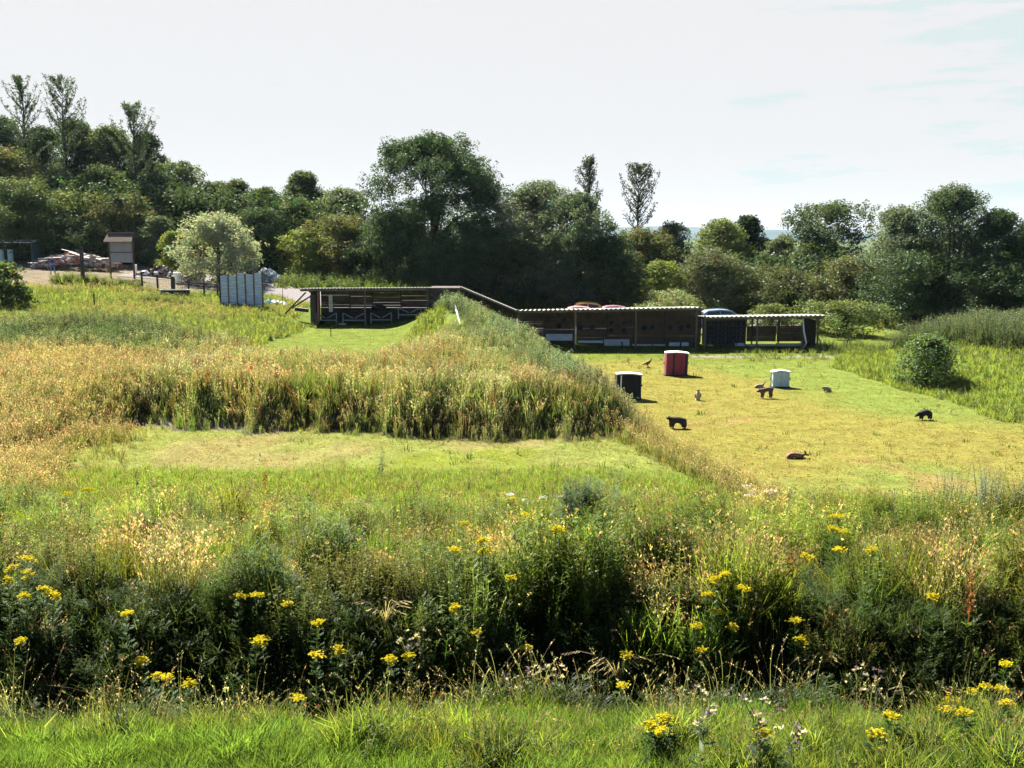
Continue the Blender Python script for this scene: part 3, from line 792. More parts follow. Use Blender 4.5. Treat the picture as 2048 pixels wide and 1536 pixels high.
slat_wall('low_slat_wall', xb + .03, ex_(1552, YB), 3.15, .1, hw, E_, M['brown_board'], .15, .012, 61)
slat_wall('low_slat_wall', ex_(1552, YB) + .05, xc_, 3.15, .1, hw + .02, E_, M['brown_board'], .15, .012, 62)
sw = MB()
for k in range(12):
    sw.box((ex_(1632) + .03, 1.6, .0 + k * .155), (.03, 3.0, .15))
sw.build('side_wall', M['old_wood'], E_)
MB().tube([(ex_(1604), -.1, zr2 - .25), (ex_(1607), -.1, 1.1), (ex_(1613), -.12, .35), (ex_(1607), -.14, .02)], [.045] * 4, 8).build('bent_pipe', M['white_paint'], E_, smooth=True)
MB().beam((ex_(1636), .1, .8), (ex_(1650), -.1, -.15), .06, .08).build('prop', M['grey_board'], E_)

# block rack: dark frame of foam squares inside the end shelter
q = at(1450, 700, YB - 1.2); bz = empty('target_rack', 'black square grid rack with pale spots inside the end shelter', 'target rack', (q.x, YB - 1.2, h(q.x, YB - 1.2)))
zt = at(1450, 641, YB - 1.2).z - bz.location.z; wq = (1488 - 1412) / FPX * (YB - 1.2)
fr = MB()
for k in range(6): fr.box((-wq / 2 + k * wq / 5, 0, zt / 2), (.06, .12, zt))
for k in range(6): fr.box((0, .005, .1 + k * (zt - .16) / 5), (wq, .11, .05))
fr.build('frame', M['black'], bz)
rs = np.random.RandomState(3)
for ix in range(5):
    for iz in range(5):
        cx, cz = -wq / 2 + (ix + .5) * wq / 5, .1 + (iz + .5) * (zt - .16) / 5
        b = MB().box((cx, .03, cz), (wq / 5 - .08, .1, (zt - .16) / 5 - .07)).build('foam_block', M['black_foam'], bz)
        if rs.rand() < .75:
            MB().cyl((cx + rs.uniform(-.02, .02), -.035, cz), .055, .012, 10, axis='y').build('spot', M['spot_grey'], b)

# low pale sheets and boards leaning along the foot of the long shelter
for k, (pa, pb, ya, yb, mt, lb) in enumerate([
        (1092, 1145, 668, 681, 'blue_sheet', 'bluish sheet at the back of the second bay of the long shelter'),
        (1156, 1206, 681, 686, 'blue_sheet', 'thin grey strip low in the long shelter, left of the bright white sheet'),
        (1208, 1259, 679, 692, 'white_wood', 'bright white low sheet in the middle of the long shelter'),
        (1264, 1304, 690, 693.5, 'white_wood', 'narrow white strip right of the second inner post'),
        (1306, 1330, 690, 693.5, 'white_wood', 'short white strip in the fourth bay'),
        (1338, 1377, 690, 697, 'blue_sheet', 'grey blue low board in the last bay of the long shelter'),
        (1470, 1490, 696, 702, 'blue_sheet', 'short blue grey board beside the black rack'),
        (1494, 1546, 701, 705.5, 'white_wood', 'white board low in the end shelter, left part'),
        (1551, 1604, 700, 706, 'white_wood', 'long bright board low in the end shelter, by the bent pipe')]):
    Yd = YF + 2.2 - .04 * k
    A, B = at(pa, yb, Yd), at(pb, ya, Yd)
    g0 = h((A.x + B.x) / 2, Yd)
    hh = max(.12, B.z - A.z)
    r_ = MB().box((0, 0, hh / 2), (B.x - A.x, .03, hh), rot=(-.12, 0, 0)).build('leaning_board', M[mt], bevel=.004, loc=((A.x + B.x) / 2, Yd, max(A.z, g0)))
    tag(r_, lb, 'board', 'boards along the foot of the shelters')
for k, (px, lb) in enumerate(((1244, 'short dark stake before the bright white low sheet'), (1361, 'short dark stake before the last bay of the long shelter'), (1386, 'dark stake beside the last post of the long shelter'))):
    q = on(px, YF + .6)
    r_ = MB().box((0, 0, .2), (.09, .09, .5)).build('stake', M['black'], loc=q); tag(r_, lb, 'stake')

# white V shaped bow rests in the left shelter
for k, (pa, pb, lb) in enumerate(((633, 673, 'white V shaped rest farthest left in the left shelter'), (686, 730, 'white V shaped rest just left of the middle post'),
                                  (742, 783, 'white V shaped rest just right of the middle post'), (797, 842, 'white V shaped rest beside the grassy ridge in the left shelter'))):
    A, B = at(pa, 640, YF + .9), at(pb, 640, YF + .9); w_ = B.x - A.x
    t = empty('bow_rest', lb, 'rest', ((A.x + B.x) / 2, YF + .9, h((A.x + B.x) / 2, YF + .9)), 0, 'white V shaped rests in the left shelter')
    for s in (-1, 1):
        MB().box((s * w_ / 2, 0, .38), (.07, .06, .76)).build('leg', M['shaded_rest_wood'], t, bevel=.005)
        MB().beam((s * (w_ / 2 - .05), -.05, .74), (s * .06, -.05, .42), .03, .07).build('slanting_arm', M['shaded_rest_wood'], t)
    MB().beam((-w_ / 2, -.002, .28), (w_ / 2, -.002, .28), .04, .07).build('rail', M['shaded_rest_wood'], t)
q = at(757, 623, YF + 2.4)
r_ = MB().tube([(-.45, 0, 0), (-.2, 0, .05), (.3, 0, .04), (.5, 0, 0)], [.1, .2, .19, .1], 12).build('black_bag', M['black'], loc=(q.x, YF + 2.4, h(q.x, YF + 2.4) + .95)); tag(r_, 'black rolled bag on the rear shelf of the left shelter', 'bag')
r_ = MB().box((0, 0, 0), (3.4, .5, .05)).build('rear_shelf', M['old_wood'], loc=(q.x, YF + 2.5, h(q.x, YF + 2.5) + .74)); tag(r_, 'dark timber shelf along the back of the left shelter', 'shelf')
q = at(703, 648, YF + .3)
r_ = MB().box((0, 0, .05), (.5, .3, .1), rot=(0, 0, .2)).build('white_tray', M['pale_wood'], loc=(q.x - .6, YF + .3, h(q.x - .6, YF + .3)), bevel=.03); tag(r_, 'small pale tray on the floor at the left end of the left shelter', 'tray')

# ------------------------------------------------------------------ foam butts on the range
def butt(label, px, pb, wpx, hpx, mat, straps, tilt=.0, dep=.5, capm='white_paint', rz_=.0, bow=.05):
    q = at(px, pb, 50)
    # depth from the ground: where the sight line meets it
    Yd = 30
    while True:
        p = at(px, pb, Yd)
        if p.z <= h(p.x, p.y) or Yd > 70: break
        Yd += .05
    W, Hh = wpx / FPX * Yd, hpx / FPX * Yd * 1.0
    t = empty('foam_butt', label, 'archery butt', (p.x, Yd + dep / 2, h(p.x, Yd)), rz_, 'foam archery butts on the range')
    lay = MB(); n = 9 if mat != 'grey_foam' else 2
    for k in range(n):     # upright layers, pressed together
        x = -W / 2 + (k + .5) * W / n; b = bow * math.sin((k + .5) / n * PI)
        lay.box((x, 0, Hh / 2 + b / 2), (W / n - .006, dep - .02 * (k % 2), Hh + b - .08))
    lay.build('foam_body', M[mat], t, bevel=.01, rot=(0, tilt, 0))
    cp = MB(); seg = 8
    for k in range(seg):
        xa = -W / 2 - .04 + k * (W + .08) / seg; xb = xa + (W + .08) / seg + .002
        za = Hh + bow * math.sin(k / seg * PI) + .0; zb = Hh + bow * math.sin((k + 1) / seg * PI)
        cp.beam((xa, 0, za), (xb, 0, zb), dep + .06, .05)
    cp.build('top_board', M[capm], t, rot=(0, tilt, 0))
    MB().box((0, 0, .03), (W + .1, dep + .04, .06)).build('base_board', M['black'], t)
    for sx_ in straps:
        MB().box((sx_ * W, -dep / 2 - .012, Hh / 2), (.05 if mat != 'red_foam' else .1, .012, Hh - .04)).build('strap', M['white_paint'] if mat == 'black_foam' else M['black'], t, rot=(0, tilt, 0))
    for s in (-1, 1):
        MB().tube([(s * (W / 2 + .03), 0, Hh + .02), (s * (W / 2 + .03), 0, .02)], [.018, .018], 6).build('tie_rod', M['dark_rubber'] if mat != 'red_foam' else M['white_paint'], t)
        MB().box((s * (W / 2 + .06), 0, Hh * .55), (.06, .1, .07)).build('clamp', M['black'], t)
    return t
butt('maroon red foam butt with a white top board, near the long shelter', 1353, 752, 44, 46, 'red_foam', (-.16, .42), .03, .55)
butt('black foam butt with a pale strap, next to the weedy ridge', 1257, 800, 50, 51, 'black_foam', (-.33,), .025, .55, 'pale_wood')
butt('smaller white and grey foam butt with curved top right of the middle', 1562, 776, 34, 32, 'grey_foam', (), 0, .4, bow=.07)
q = on(1221, 47)
r_ = MB().box((0, 0, .12), (.6, .4, .24)).box((0, 0, .26), (.5, .3, .06)).build('black_crate', M['black'], loc=q, bevel=.02); tag(r_, 'low black crate half hidden by the ridge, left of the black butt', 'crate')

# ------------------------------------------------------------------ posts and oddments
def stick(name, label, cat, px, Y_, hh, w_, mat, lean=(0, 0), zoff=0, grp=None, tall=None):
    q = on(px, Y_); 
    o_ = MB().tube([(0, 0, -.25), (lean[0] * .5, lean[1] * .5, hh * .5), (lean[0], lean[1], hh)], [w_ / 2, w_ / 2 * .97, w_ / 2 * .92], 8).build(name, M[mat], loc=q)
    return tag(o_, label, cat, grp)
stick('marker_post', 'thin dark marker stake on the lawn before the left shelter', 'stake', 662, 57.6, .62, .05, 'black')
stick('marker_post', 'leaning black stake on the grass right of the end shelter', 'stake', 1691, 66, .95, .07, 'black', (.25, 0))
stick('range_pole', 'tall thin rusty pole by the track left of the left shelter', 'pole', 566, 72, 1.9, .045, 'brick_red')
stick('range_pole', 'short thin pole behind the left end of the left shelter', 'pole', 624, 76, 1.6, .04, 'old_wood')
# broken white rail lying down the ridge
pts = [on(905, 62.3), on(908, 60.8), on(912, 59), on(916, 57.4), on(921, 56)]
mb = MB()
for k in range(4):
    a, b = pts[k] + Vector((0, 0, .5 - .12 * k)), pts[k + 1] + Vector((0, 0, .42 - .12 * k))
    mb.beam(a - pts[0], b - pts[0], .07, .1)
for k in (0, 2, 4): mb.beam(pts[k] - pts[0], pts[k] - pts[0] + Vector((0, 0, .5 - .1 * k)), .06, .06)
r_ = mb.build('ridge_edging', M['white_wood'], loc=pts[0]); tag(r_, 'pale broken rail running down the ridge from its top', 'rail')

# blue panel screen
S = empty('panel_screen', 'pale blue corrugated screen of six panels held by brown posts', 'screen', on(483, 71), .0)
S.location.z -= .1
A = at(441, 604, 71).x - S.location.x; B = at(526, 604, 71).x - S.location.x
rs = np.random.RandomState(9)
npan = 5; wp = (B - A) / npan
ztop = [at(0, y_, 71).z - S.location.z for y_ in (551, 551, 546, 549, 546)]
for k in range(npan):
    mb = MB(); vs = []; nz = 60; zb = .05
    for j in range(nz + 1):
        z = zb + (ztop[k] - zb) * j / nz; yy = .02 * math.cos(j * 2 * PI / 5)
        vs += [(A + k * wp + .06, yy, z), (A + (k + 1) * wp - .01, yy, z), (A + k * wp + .06, yy + .012, z), (A + (k + 1) * wp - .01, yy + .012, z)]
    fs = []
    for j in range(nz):
        a = 4 * j; fs += [(a, a + 1, a + 5, a + 4), (a + 2, a + 6, a + 7, a + 3)]
    mb.add(vs, fs); mb.build('panel', M['blue_sheet'], S)
for k in range(npan + 1):
    zt = ztop[min(k, npan - 1)] + .08
    MB().box((A + k * wp + .02, -.07, zt / 2 - .1), (.1, .08, zt + .2)).build('post', M['post_wood'] if k else M['old_wood'], S, bevel=.006)
MB().box(((A + B) / 2, .05, .5), (B - A, .05, .1)).build('rail', M['old_wood'], S)

# notice board with its little roof
q = on(245, 86); NBd = empty('notice_board', 'grey notice board on two legs under a dark pitched cap', 'notice board', q)
A = at(220, 520, 86).x - q.x; B = at(267, 520, 86).x - q.x
z0_, z1_ = at(245, 525, 86).z - q.z, at(245, 482, 86).z - q.z
zc = at(245, 466, 86).z - q.z
for x in (A, B): MB().box((x, 0, zc / 2 - .1), (.13, .13, zc + .1)).build('leg', M['brown_board'], NBd, bevel=.01)
MB().box(((A + B) / 2, .0, (z0_ + z1_) / 2), (B - A - .13, .06, z1_ - z0_)).build('board', M['grey_board'], NBd)
MB().box(((A + B) / 2, -.06, (z0_ + z1_) / 2 - .05), (B - A - .13, .05, .08)).build('cross_rail', M['brown_board'], NBd)
xm = (A + B) / 2; wr = (B - A) / 2 + .2
MB().add([(xm - wr, -.75, z1_ - .05), (xm + wr, -.75, z1_ - .05), (xm + wr - .12, .0, zc), (xm - wr + .12, .0, zc),
          (xm - wr, -.75, z1_ - .11), (xm + wr, -.75, z1_ - .11), (xm + wr - .12, .0, zc - .08), (xm - wr + .12, .0, zc - .08)],
         [(0, 1, 2, 3), (7, 6, 5, 4), (0, 4, 5, 1), (1, 5, 6, 2), (2, 6, 7, 3), (3, 7, 4, 0)]).build('roof', M['brown_board'], NBd)
MB().box((xm, .05, zc + .02), (2 * wr - .2, .22, .07)).build('roof_ridge', M['tin'], NBd)

# dark gate post
r_ = stick('gate_post', 'thick dark timber post left of the notice board', 'post', 167, 80, 3.0, .34, 'old_wood')

# open shed at the left edge
q = on(20, 95); Sh = empty('open_shed', 'low dark open shed with a white roof edge at the far left', 'shed', (q.x, 95, q.z))
A = at(-60, 500, 95).x - q.x; B = at(66, 500, 95).x - q.x; zt = at(30, 482, 95).z - q.z
MB().box(((A + B) / 2, .9, zt), (B - A + .3, 2.6, .07), rot=(.10, 0, 0)).build('roof', M['white_paint'], Sh)
MB().box((B, 1.0, zt / 2 - .15), (.1, 2.4, zt - .1)).build('side_wall', M['green_tin'], Sh)
MB().box(((A + B) / 2, 2.2, zt / 2 - .1), (B - A, .06, zt - .1)).build('back_wall', M['black'], Sh)
MB().box((B, -.2, zt / 2), (.14, .14, zt)).build('corner_post', M['green_tin'], Sh)
MB().beam((A, -.25, zt - .1), (B, -.25, zt - .1), .08, .16).build('front_beam', M['black'], Sh)
MB().box((B - 1.5, 1.6, zt * .5), (1.1, .5, .05)).build('shelf', M['pale_wood'], Sh)
for px, lb in ((4, 'pale green drum at the very left edge in the open shed'), (22, 'pale green upright drum in the mouth of the open shed')):
    p = on(px, 94)
    t = empty('drum', lb, 'drum', p)
    MB().cyl((0, 0, .65), .25, 1.3, 20).build('barrel', plain('drum_green', (.3, .42, .38), .6), t, smooth=False)
    MB().cyl((0, 0, 1.31), .27, .05, 20).build('lid', M['grey_board'], t)

# heap of salvaged timber and rubble
rs = np.random.RandomState(12)
PGp = 'planks thrown on the timber heap'
hc = on(160, 92)
rub = MB()
for k in range(420):
    x = rs.uniform(-3.8, 3.4); y = rs.uniform(-1.6, 2.2)
    top = 1.3 * math.exp(-((x + .3) / 3.4) ** 2) * max(.15, 1 - (y / 2.6) ** 2)
    s = rs.uniform(.1, .32)
    rub.box((x, y, top * rs.uniform(.35, 1) + .02), (s * 1.6, s, s * .7), rot=tuple(rs.uniform(-.7, .7, 3)), mi=int(rs.rand() * 3))
r_ = rub.build('rubble', [M['pink_board'], M['brick_red'], M['stone_grey']], loc=hc); tag(r_, 'heap of broken boards, bricks and stones in the yard', kind='stuff')
for k in range(26):
    x = rs.uniform(-3.8, 3.4); y = rs.uniform(-1.5, .8); top = 1.35 * math.exp(-((x + .2) / 3.2) ** 2) * max(.2, 1 - (y / 2.6) ** 2)
    ln = rs.uniform(1.2, 3.0)
    o_ = MB().box((0, 0, 0), (ln, rs.uniform(.14, .34), .035)).build('plank', M[['pale_wood', 'pink_board', 'grey_board', 'pale_wood'][k % 4]],
        loc=(hc.x + x, hc.y + y - .3, hc.z + top + .12), rot=(rs.uniform(-.5, .2), rs.uniform(-.1, .35) * (1 if x > -1 else -1), rs.uniform(-.6, .6)))
    tag(o_, 'one of the weathered planks lying crosswise on the timber heap', 'plank', PGp)
# sheets, tubs and scrap right of the notice board
def tub(label, px, Y_, r, hh, mat):
    p = on(px, Y_); t = empty('tub', label, 'tub', p)
    MB().tube([(0, 0, 0), (0, 0, hh)], [r * .84, r], 22).build('body', M[mat], t)
    MB().cyl((0, 0, hh), r * 1.07, .06, 22).build('rim', M[mat], t)
    return t
tub('white plastic tub with a rim near the pale tree', 355, 84, .32, .85, 'white_paint')
tub('small white barrel right of the notice board leg', 271, 90, .16, .75, 'white_paint')
t = tub('dark green tub behind the white one', 366, 84.8, .33, .6, 'green_tin')
p = on(290, 88)
r_ = MB().add([(-.5, 0, 0), (.6, .1, 0), (.1, .1, .55), (-.35, .3, .5), (.5, .9, 0), (-.5, .9, 0)], [(0, 1, 2, 3), (1, 4, 2), (2, 4, 5, 3), (0, 3, 5), (0, 5, 4, 1)]).build('tarp', M['white_paint'], loc=p)
tag(r_, 'crumpled white and blue tarp right of the notice board', 'tarp')
rs = np.random.RandomState(21)
def heap(name, label, px, Y_, w_, hh, mats, n=120, sz=.16, kind='stuff', cat=None):
    p = on(px, Y_); mb = MB()
    for k in range(n):
        x = rs.normal() * w_ * .3; y = rs.normal() * w_ * .16; s = sz * rs.uniform(.5, 1.5)
        top = hh * math.exp(-(x / (w_ * .35)) ** 2)
        mb.box((x, y, top * rs.uniform(0, 1)), (s * 1.4, s, s * .8), rot=tuple(rs.uniform(-.8, .8, 3)), mi=int(rs.rand() * len(mats)))
    o_ = mb.build(name, [M[m] for m in mats], loc=p); tag(o_, label, cat, kind=kind); return o_
heap('brushwood', 'low heap of brown brushwood and stones in the yard', 320, 89, 3.4, .8, ['old_wood', 'stone_grey', 'pink_board', 'bark'], 200, .2)
heap('scrap', 'pile of orange brown bricks right of the white tub', 380, 84, 1.6, .5, ['brick_red', 'brick_red', 'pale_wood'], 90, .16)
heap('rubble', 'rounded heap of bluish stones under the dark hedge beside the track', 535, 88, 3.0, 1.1, ['stone_grey', 'blue_sheet', 'stone_grey'], 420, .16)
heap('scrap', 'blue plastic sheets and sticks lying beside the blue screen', 545, 73, 2.0, .3, ['blue_tarp', 'white_paint', 'blue_sheet', 'old_wood'], 80, .2)
p = on(395, 84); r_ = MB().box((0, 0, .1), (1.2, .7, .04), rot=(.1, .12, .3)).box((.1, .1, .17), (1.0, .6, .04), rot=(-.1, -.1, .8)).build('pale_sheet', M['pink_board'], loc=p + Vector((-.6, 0, .55))); tag(r_, 'pale sheets on top of the scrap by the pale tree', 'sheet')
# trough
p = on(350, 75); t = empty('trough', 'long black trough with a bright rim in front of the yard fence', 'trough', p)
MB().add([(-.9, -.3, 0), (.9, -.3, 0), (.9, .3, 0), (-.9, .3, 0), (-1.0, -.4, .55), (1.0, -.4, .55), (1.0, .4, .55), (-1.0, .4, .55)],
         [(3, 2, 1, 0), (0, 1, 5, 4), (1, 2, 6, 5), (2, 3, 7, 6), (3, 0, 4, 7)]).build('body', M['black'], t)
rim = MB(); rim.beam((-1.02, -.42, .56), (1.02, -.42, .56), .06, .04).beam((-1.02, .42, .56), (1.02, .42, .56), .06, .04).beam((-1.02, -.42, .57), (-1.02, .42, .57), .06, .04).beam((1.02, -.42, .57), (1.02, .42, .57), .06, .04)
rim.build('rim', M['blue_sheet'], t)
# yard fence
fp = [(285, 77.5, 1.5), (316, 77, 1.35), (347, 76.6, 1.35), (378, 76, 1.3), (374 + 35, 75.5, 1.2), (436, 75, 1.2)]
fpts = [on(px, y_) for px, y_, _ in fp]; F = empty('wire_fence', 'post and wire fence of the yard in front of the tubs', 'fence', fpts[0])
for k, q in enumerate(fpts):
    MB().box(q - fpts[0] + Vector((0, 0, fp[k][2] / 2 - .1)), (.12 if k != 2 else .28, .12, fp[k][2] + .2)).build('post', M['old_wood'], F)
wr = MB()
for k in range(len(fpts) - 1):
    for zz in np.linspace(.15, 1.15, 6):
        wr.tube([fpts[k] - fpts[0] + Vector((0, 0, zz)), fpts[k + 1] - fpts[0] + Vector((0, 0, zz))], [.007, .007], 4, cap=False)
    nseg = 7
    for j in range(nseg):
        p_ = fpts[k].lerp(fpts[k + 1], j / nseg) - fpts[0]; wr.tube([p_, p_ + Vector((0, 0, 1.15))], [.005, .005], 4, cap=False)
wr.build('wire', M['grey_board'], F)
MB().beam(fpts[0] - fpts[0] + Vector((0, -.08, 1.25)), fpts[2] - fpts[0] + Vector((0, -.08, 1.2)), .05, .1).build('top_rail', M['old_wood'], F)
stick('old_post', 'rotten dark stake with brush at its foot, in the left meadow', 'stake', 189, 68, 1.0, .1, 'black')

# ------------------------------------------------------------------ parked cars
def car(label, px, Y_, roofpy, body_col, face, size=4.0, mid=None):
    q = on(px, Y_); rooft = at(px, roofpy, Y_).z
    Hc = 1.5
    z = rooft - Hc; z = max(min(z, q.z + .5), q.z - .5)
    t = empty('parked_car', label, 'car', (q.x, Y_, q.z), 0 if face > 0 else PI, 'cars parked behind the shelters')
    k_ = (rooft - q.z) / Hc; k_ = min(max(k_, .9), 1.15)
    pm = plain('car_paint', body_col, .28, .6, .04, 2)
    L = size / 2; W = .86
    # side outline (x forward) lower body and greenhouse
    lower = [(-L, .35), (-L - .02, .62), (-L + .06, .92), (-L + .25, .98), (-.2, 1.0), (.85, .97), (L - .5, .86), (L - .08, .72), (L, .5), (L - .05, .3), (L - .4, .22), (-L + .4, .22)]
    def extrude(poly, w0, w1, name, mat, par=None, taper=None):
        n = len(poly); vs = []
        for s in (-1, 1):
            for x, zz in poly: vs.append((x, s * (w1(zz) if callable(w1) else w0), zz * k_))
        fs = [tuple(range(n))[::-1], tuple(range(n, 2 * n))] + [(i, (i + 1) % n, n + (i + 1) % n, n + i) for i in range(n)]
        return MB().add(vs, fs).build(name, mat, par if par is not None else t, bevel=.03, smooth=False)
    body = extrude(lower, W, lambda z_: W if z_ < .8 else W - .05, 'body', pm)
    roofp = [(-L + .3, .96), (-L + .42, 1.22), (-L + .75, 1.42), (-.5, 1.5), (.15, 1.47), (.45, 1.38), (1.05, .97)]
    cabin = extrude(roofp, W, lambda z_: W - .06 - max(0, z_ - .95) * .28, 'roof', pm)
    # glazing set a little proud of the cabin
    for s in (-1, 1):
        for nm, pl in (('side_window', [(-L + .62, 1.0), (-L + .72, 1.3), (-.52, 1.4), (-.45, 1.0)]), ('side_window', [(-.38, 1.0), (-.45, 1.4), (.1, 1.37), (.36, 1.27), (.8, 1.0)])):
            vs = [(x, s * (W - .05 - max(0, zz - .95) * .28), zz * k_) for x, zz in pl] + [(x, s * (W - .062 - max(0, zz - .95) * .28), zz * k_) for x, zz in pl]
            n = len(pl); fs = [tuple(range(n)), tuple(range(n, 2 * n))[::-1]] + [(i, n + i, n + (i + 1) % n, (i + 1) % n) for i in range(n)]
            MB().add(vs, fs).build(nm, M['glass'], t)
    def quadpane(nm, x0_, z0__, x1_, z1__, off):
        w0_, w1_ = W - .16, W - .26
        MB().add([(x0_ + off, -w0_, z0__ * k_), (x0_ + off, w0_, z0__ * k_), (x1_ + off, w1_, z1__ * k_), (x1_ + off, -w1_, z1__ * k_)], [(0, 1, 2, 3)]).build(nm, M['glass'], t)
    quadpane('windscreen', 1.03, 1.0, .5, 1.36, .025)
    quadpane('rear_window', -L + .31, 1.02, -L + .45, 1.26, -.02)
    for sx_ in (-L + .75, L - .78):
        for s in (-1, 1):
            w_ = MB().cyl((sx_, s * (W - .08), .31), .31, .2, 22, axis='y').build('wheel', M['dark_rubber'], t)
            MB().cyl((sx_, s * (W + .025), .31), .19, .02, 16, axis='y').build('rim', M['chrome'], w_)
    for s in (-1, 1):
        MB().box((L - .06, s * .62, .66 * k_), (.1, .3, .14)).build('headlight', M['lamp'], t, bevel=.02)
        MB().box((-L + .02, s * .68, .78 * k_), (.08, .2, .24)).build('tail_light', M['brick_red'], t, bevel=.02)
        MB().box((.78, s * (W + .08), 1.0 * k_), (.14, .18, .12)).build('mirror', pm, t, bevel=.02)
    return t
car('orange yellow hatchback behind the long shelter roof, its roof showing', 1163, 82.2, 604.0, (.8, .42, .06), -1)
car('pinkish red hatchback in front of the orange one', 1148, 79.2, 612.5, (.46, .2, .2), -1, 3.8)
car('dark red car whose roof shows right of the orange one', 1217, 79.5, 610.5, (.42, .18, .21), -1)
car('blue grey car behind the end shelter roof', 1448, 78, 624, (.16, .22, .30), 1, 4.3)

# ------------------------------------------------------------------ foam animals on the range, and a person
def skin_body(name, pts, edges, mat, parent=None, sub=2, loc=None, rot=None, mats=None):
    me = bpy.data.meshes.new(name); me.from_pydata([p[:3] for p in pts], edges, []); me.materials.append(mat)
    o_ = bpy.data.objects.new(name, me); COL.objects.link(o_)
    sm = o_.modifiers.new('skin', 'SKIN'); sm.use_smooth_shade = True
    for k, p in enumerate(pts):
        sv = me.skin_vertices[0].data[k]; r = p[3]; sv.radius = (r, p[4] if len(p) > 4 else r); sv.use_root = (k == 0)
    s = o_.modifiers.new('sub', 'SUBSURF'); s.levels = sub; s.render_levels = sub
    if parent is not None: o_.parent = parent
    if loc is not None: o_.location = loc
    if rot is not None: o_.rotation_euler = rot
    return o_

def foot_at(px, pb):
    Yd = 28
    while Yd < 72:
        p = at(px, pb, Yd)
        if p.z <= h(p.x, p.y): break
        Yd += .04
    return Vector((p.x, p.y, h(p.x, p.y)))

def fur(name, col, var=.35): return plain(name, col, .85, .25, var, 14, bump=.3)
AG = 'foam animal figures on the mown range'
def quad(name, label, cat, px, pb, s, face, pts, edges, mat, extra=None, rz_=0):
    """face +1 looks right"""
    p = foot_at(px, pb)
    P2 = [(x * s * face, y * s, z * s, r * s) for x, y, z, r in pts]
    o_ = skin_body(name, P2, edges, mat, loc=p, rot=(0, 0, rz_)); tag(o_, label, cat, AG)
    for nm, mb, mt in (extra(s, face) if extra else []):
        mb.build(nm, mt, o_)
    return o_

# bear standing side on, head low to the left: back arched, thick legs
bear_p = [(-.05, 0, .42, .17), (.16, 0, .44, .19), (.30, 0, .40, .17), (-.22, 0, .42, .17), (-.35, 0, .45, .12), (-.43, 0, .47, .095), (-.52, 0, .45, .05),
          (.30, .09, .22, .10), (.33, .09, .10, .065), (.32, .09, .035, .05), (.30, .09, .22, .10)]
def std_quad(body, fl, hl, thick=1, bx=.09):
    """body: list of (x,z,r) from rump to nose; fl, hl: (x chain) of the legs"""
    pts = [(x, 0, z, r) for x, z, r in body]; ed = [(k, k + 1) for k in range(len(body) - 1)]
    for (root, chain) in ((fl[0], fl[1]), (hl[0], hl[1])):
        for s in (-1, 1):
            last = root
            for j, (x, z, r) in enumerate(chain):
                pts.append((x + (.03 * s), s * bx, z, r)); ed.append((last, len(pts) - 1)); last = len(pts) - 1
    return pts, ed
b, e_ = std_quad([(-.46, .40, .11), (-.32, .42, .18), (-.1, .47, .19), (.1, .46, .18), (.26, .46, .17), (.38, .53, .115), (.47, .56, .095), (.58, .53, .045)],
                 (4, [(.28, .24, .12), (.28, .12, .09), (.31, .035, .075)]), (1, [(-.34, .22, .14), (-.37, .12, .095), (-.33, .035, .075)]))
def ears(hx, hz, r, mat, sep=.055):
    def f(s, face):
        out_ = []
        for y in (-1, 1):
            out_.append(('ear', MB().tube([(hx * s * face, y * sep * s, hz * s), (hx * s * face, y * sep * 1.25 * s, (hz + r * 1.7) * s)], [r * s, r * .45 * s], 8), mat))
        return out_
    return f
dkfur = fur('dark_fur', (.035, .026, .02)); blk = fur('black_fur', (.012, .012, .012)); tan = fur('tan_fur', (.23, .15, .095)); brn = fur('brown_fur', (.095, .058, .04)); gry = fur('grey_fur', (.17, .14, .10)); cream = fur('cream_feather', (.34, .28, .2))
quad('bear_figure', 'dark brown bear figure facing left near the ridge end', 'animal figure', 1354, 857, .74, -1, b, e_, dkfur, ears(.45, .64, .03, tan))
b, e_ = std_quad([(-.42, .38, .08), (-.32, .40, .14), (-.18, .46, .19), (.02, .44, .2), (.2, .40, .17), (.34, .33, .12), (.46, .25, .07), (.56, .2, .035)],
                 (4, [(.16, .22, .09), (.17, .12, .06), (.17, .03, .05)]), (1, [(-.3, .24, .11), (-.35, .14, .065), (-.3, .04, .05)]), bx=.08)
quad('boar_figure', 'black boar figure with lowered snout on the right side of the range', 'animal figure', 1848, 840, .70, -1, b, e_, blk, ears(.33, .42, .025, blk))
# baboon like figure standing on straight legs, back sloping up to the right
b, e_ = std_quad([(-.48, .62, .07), (-.36, .61, .13), (-.18, .6, .15), (.04, .56, .15), (.24, .52, .155), (.4, .5, .12), (.5, .46, .09), (.58, .42, .05)],
                 (4, [(.2, .36, .09), (.2, .2, .065), (.24, .035, .06)]), (1, [(-.3, .4, .115), (-.34, .2, .075), (-.28, .04, .06)]), bx=.08)
o_ = quad('baboon_figure', 'reddish brown baboon like figure standing in front of the white butt', 'animal figure', 1531, 797, .72, -1, b, e_, brn, ears(.42, .6, .03, tan))
MB().tube([(.28, 0, .43), (.38, 0, .49), (.46, 0, .49)], [.05, .03, .02], 8).build('tail', brn, o_, smooth=True)
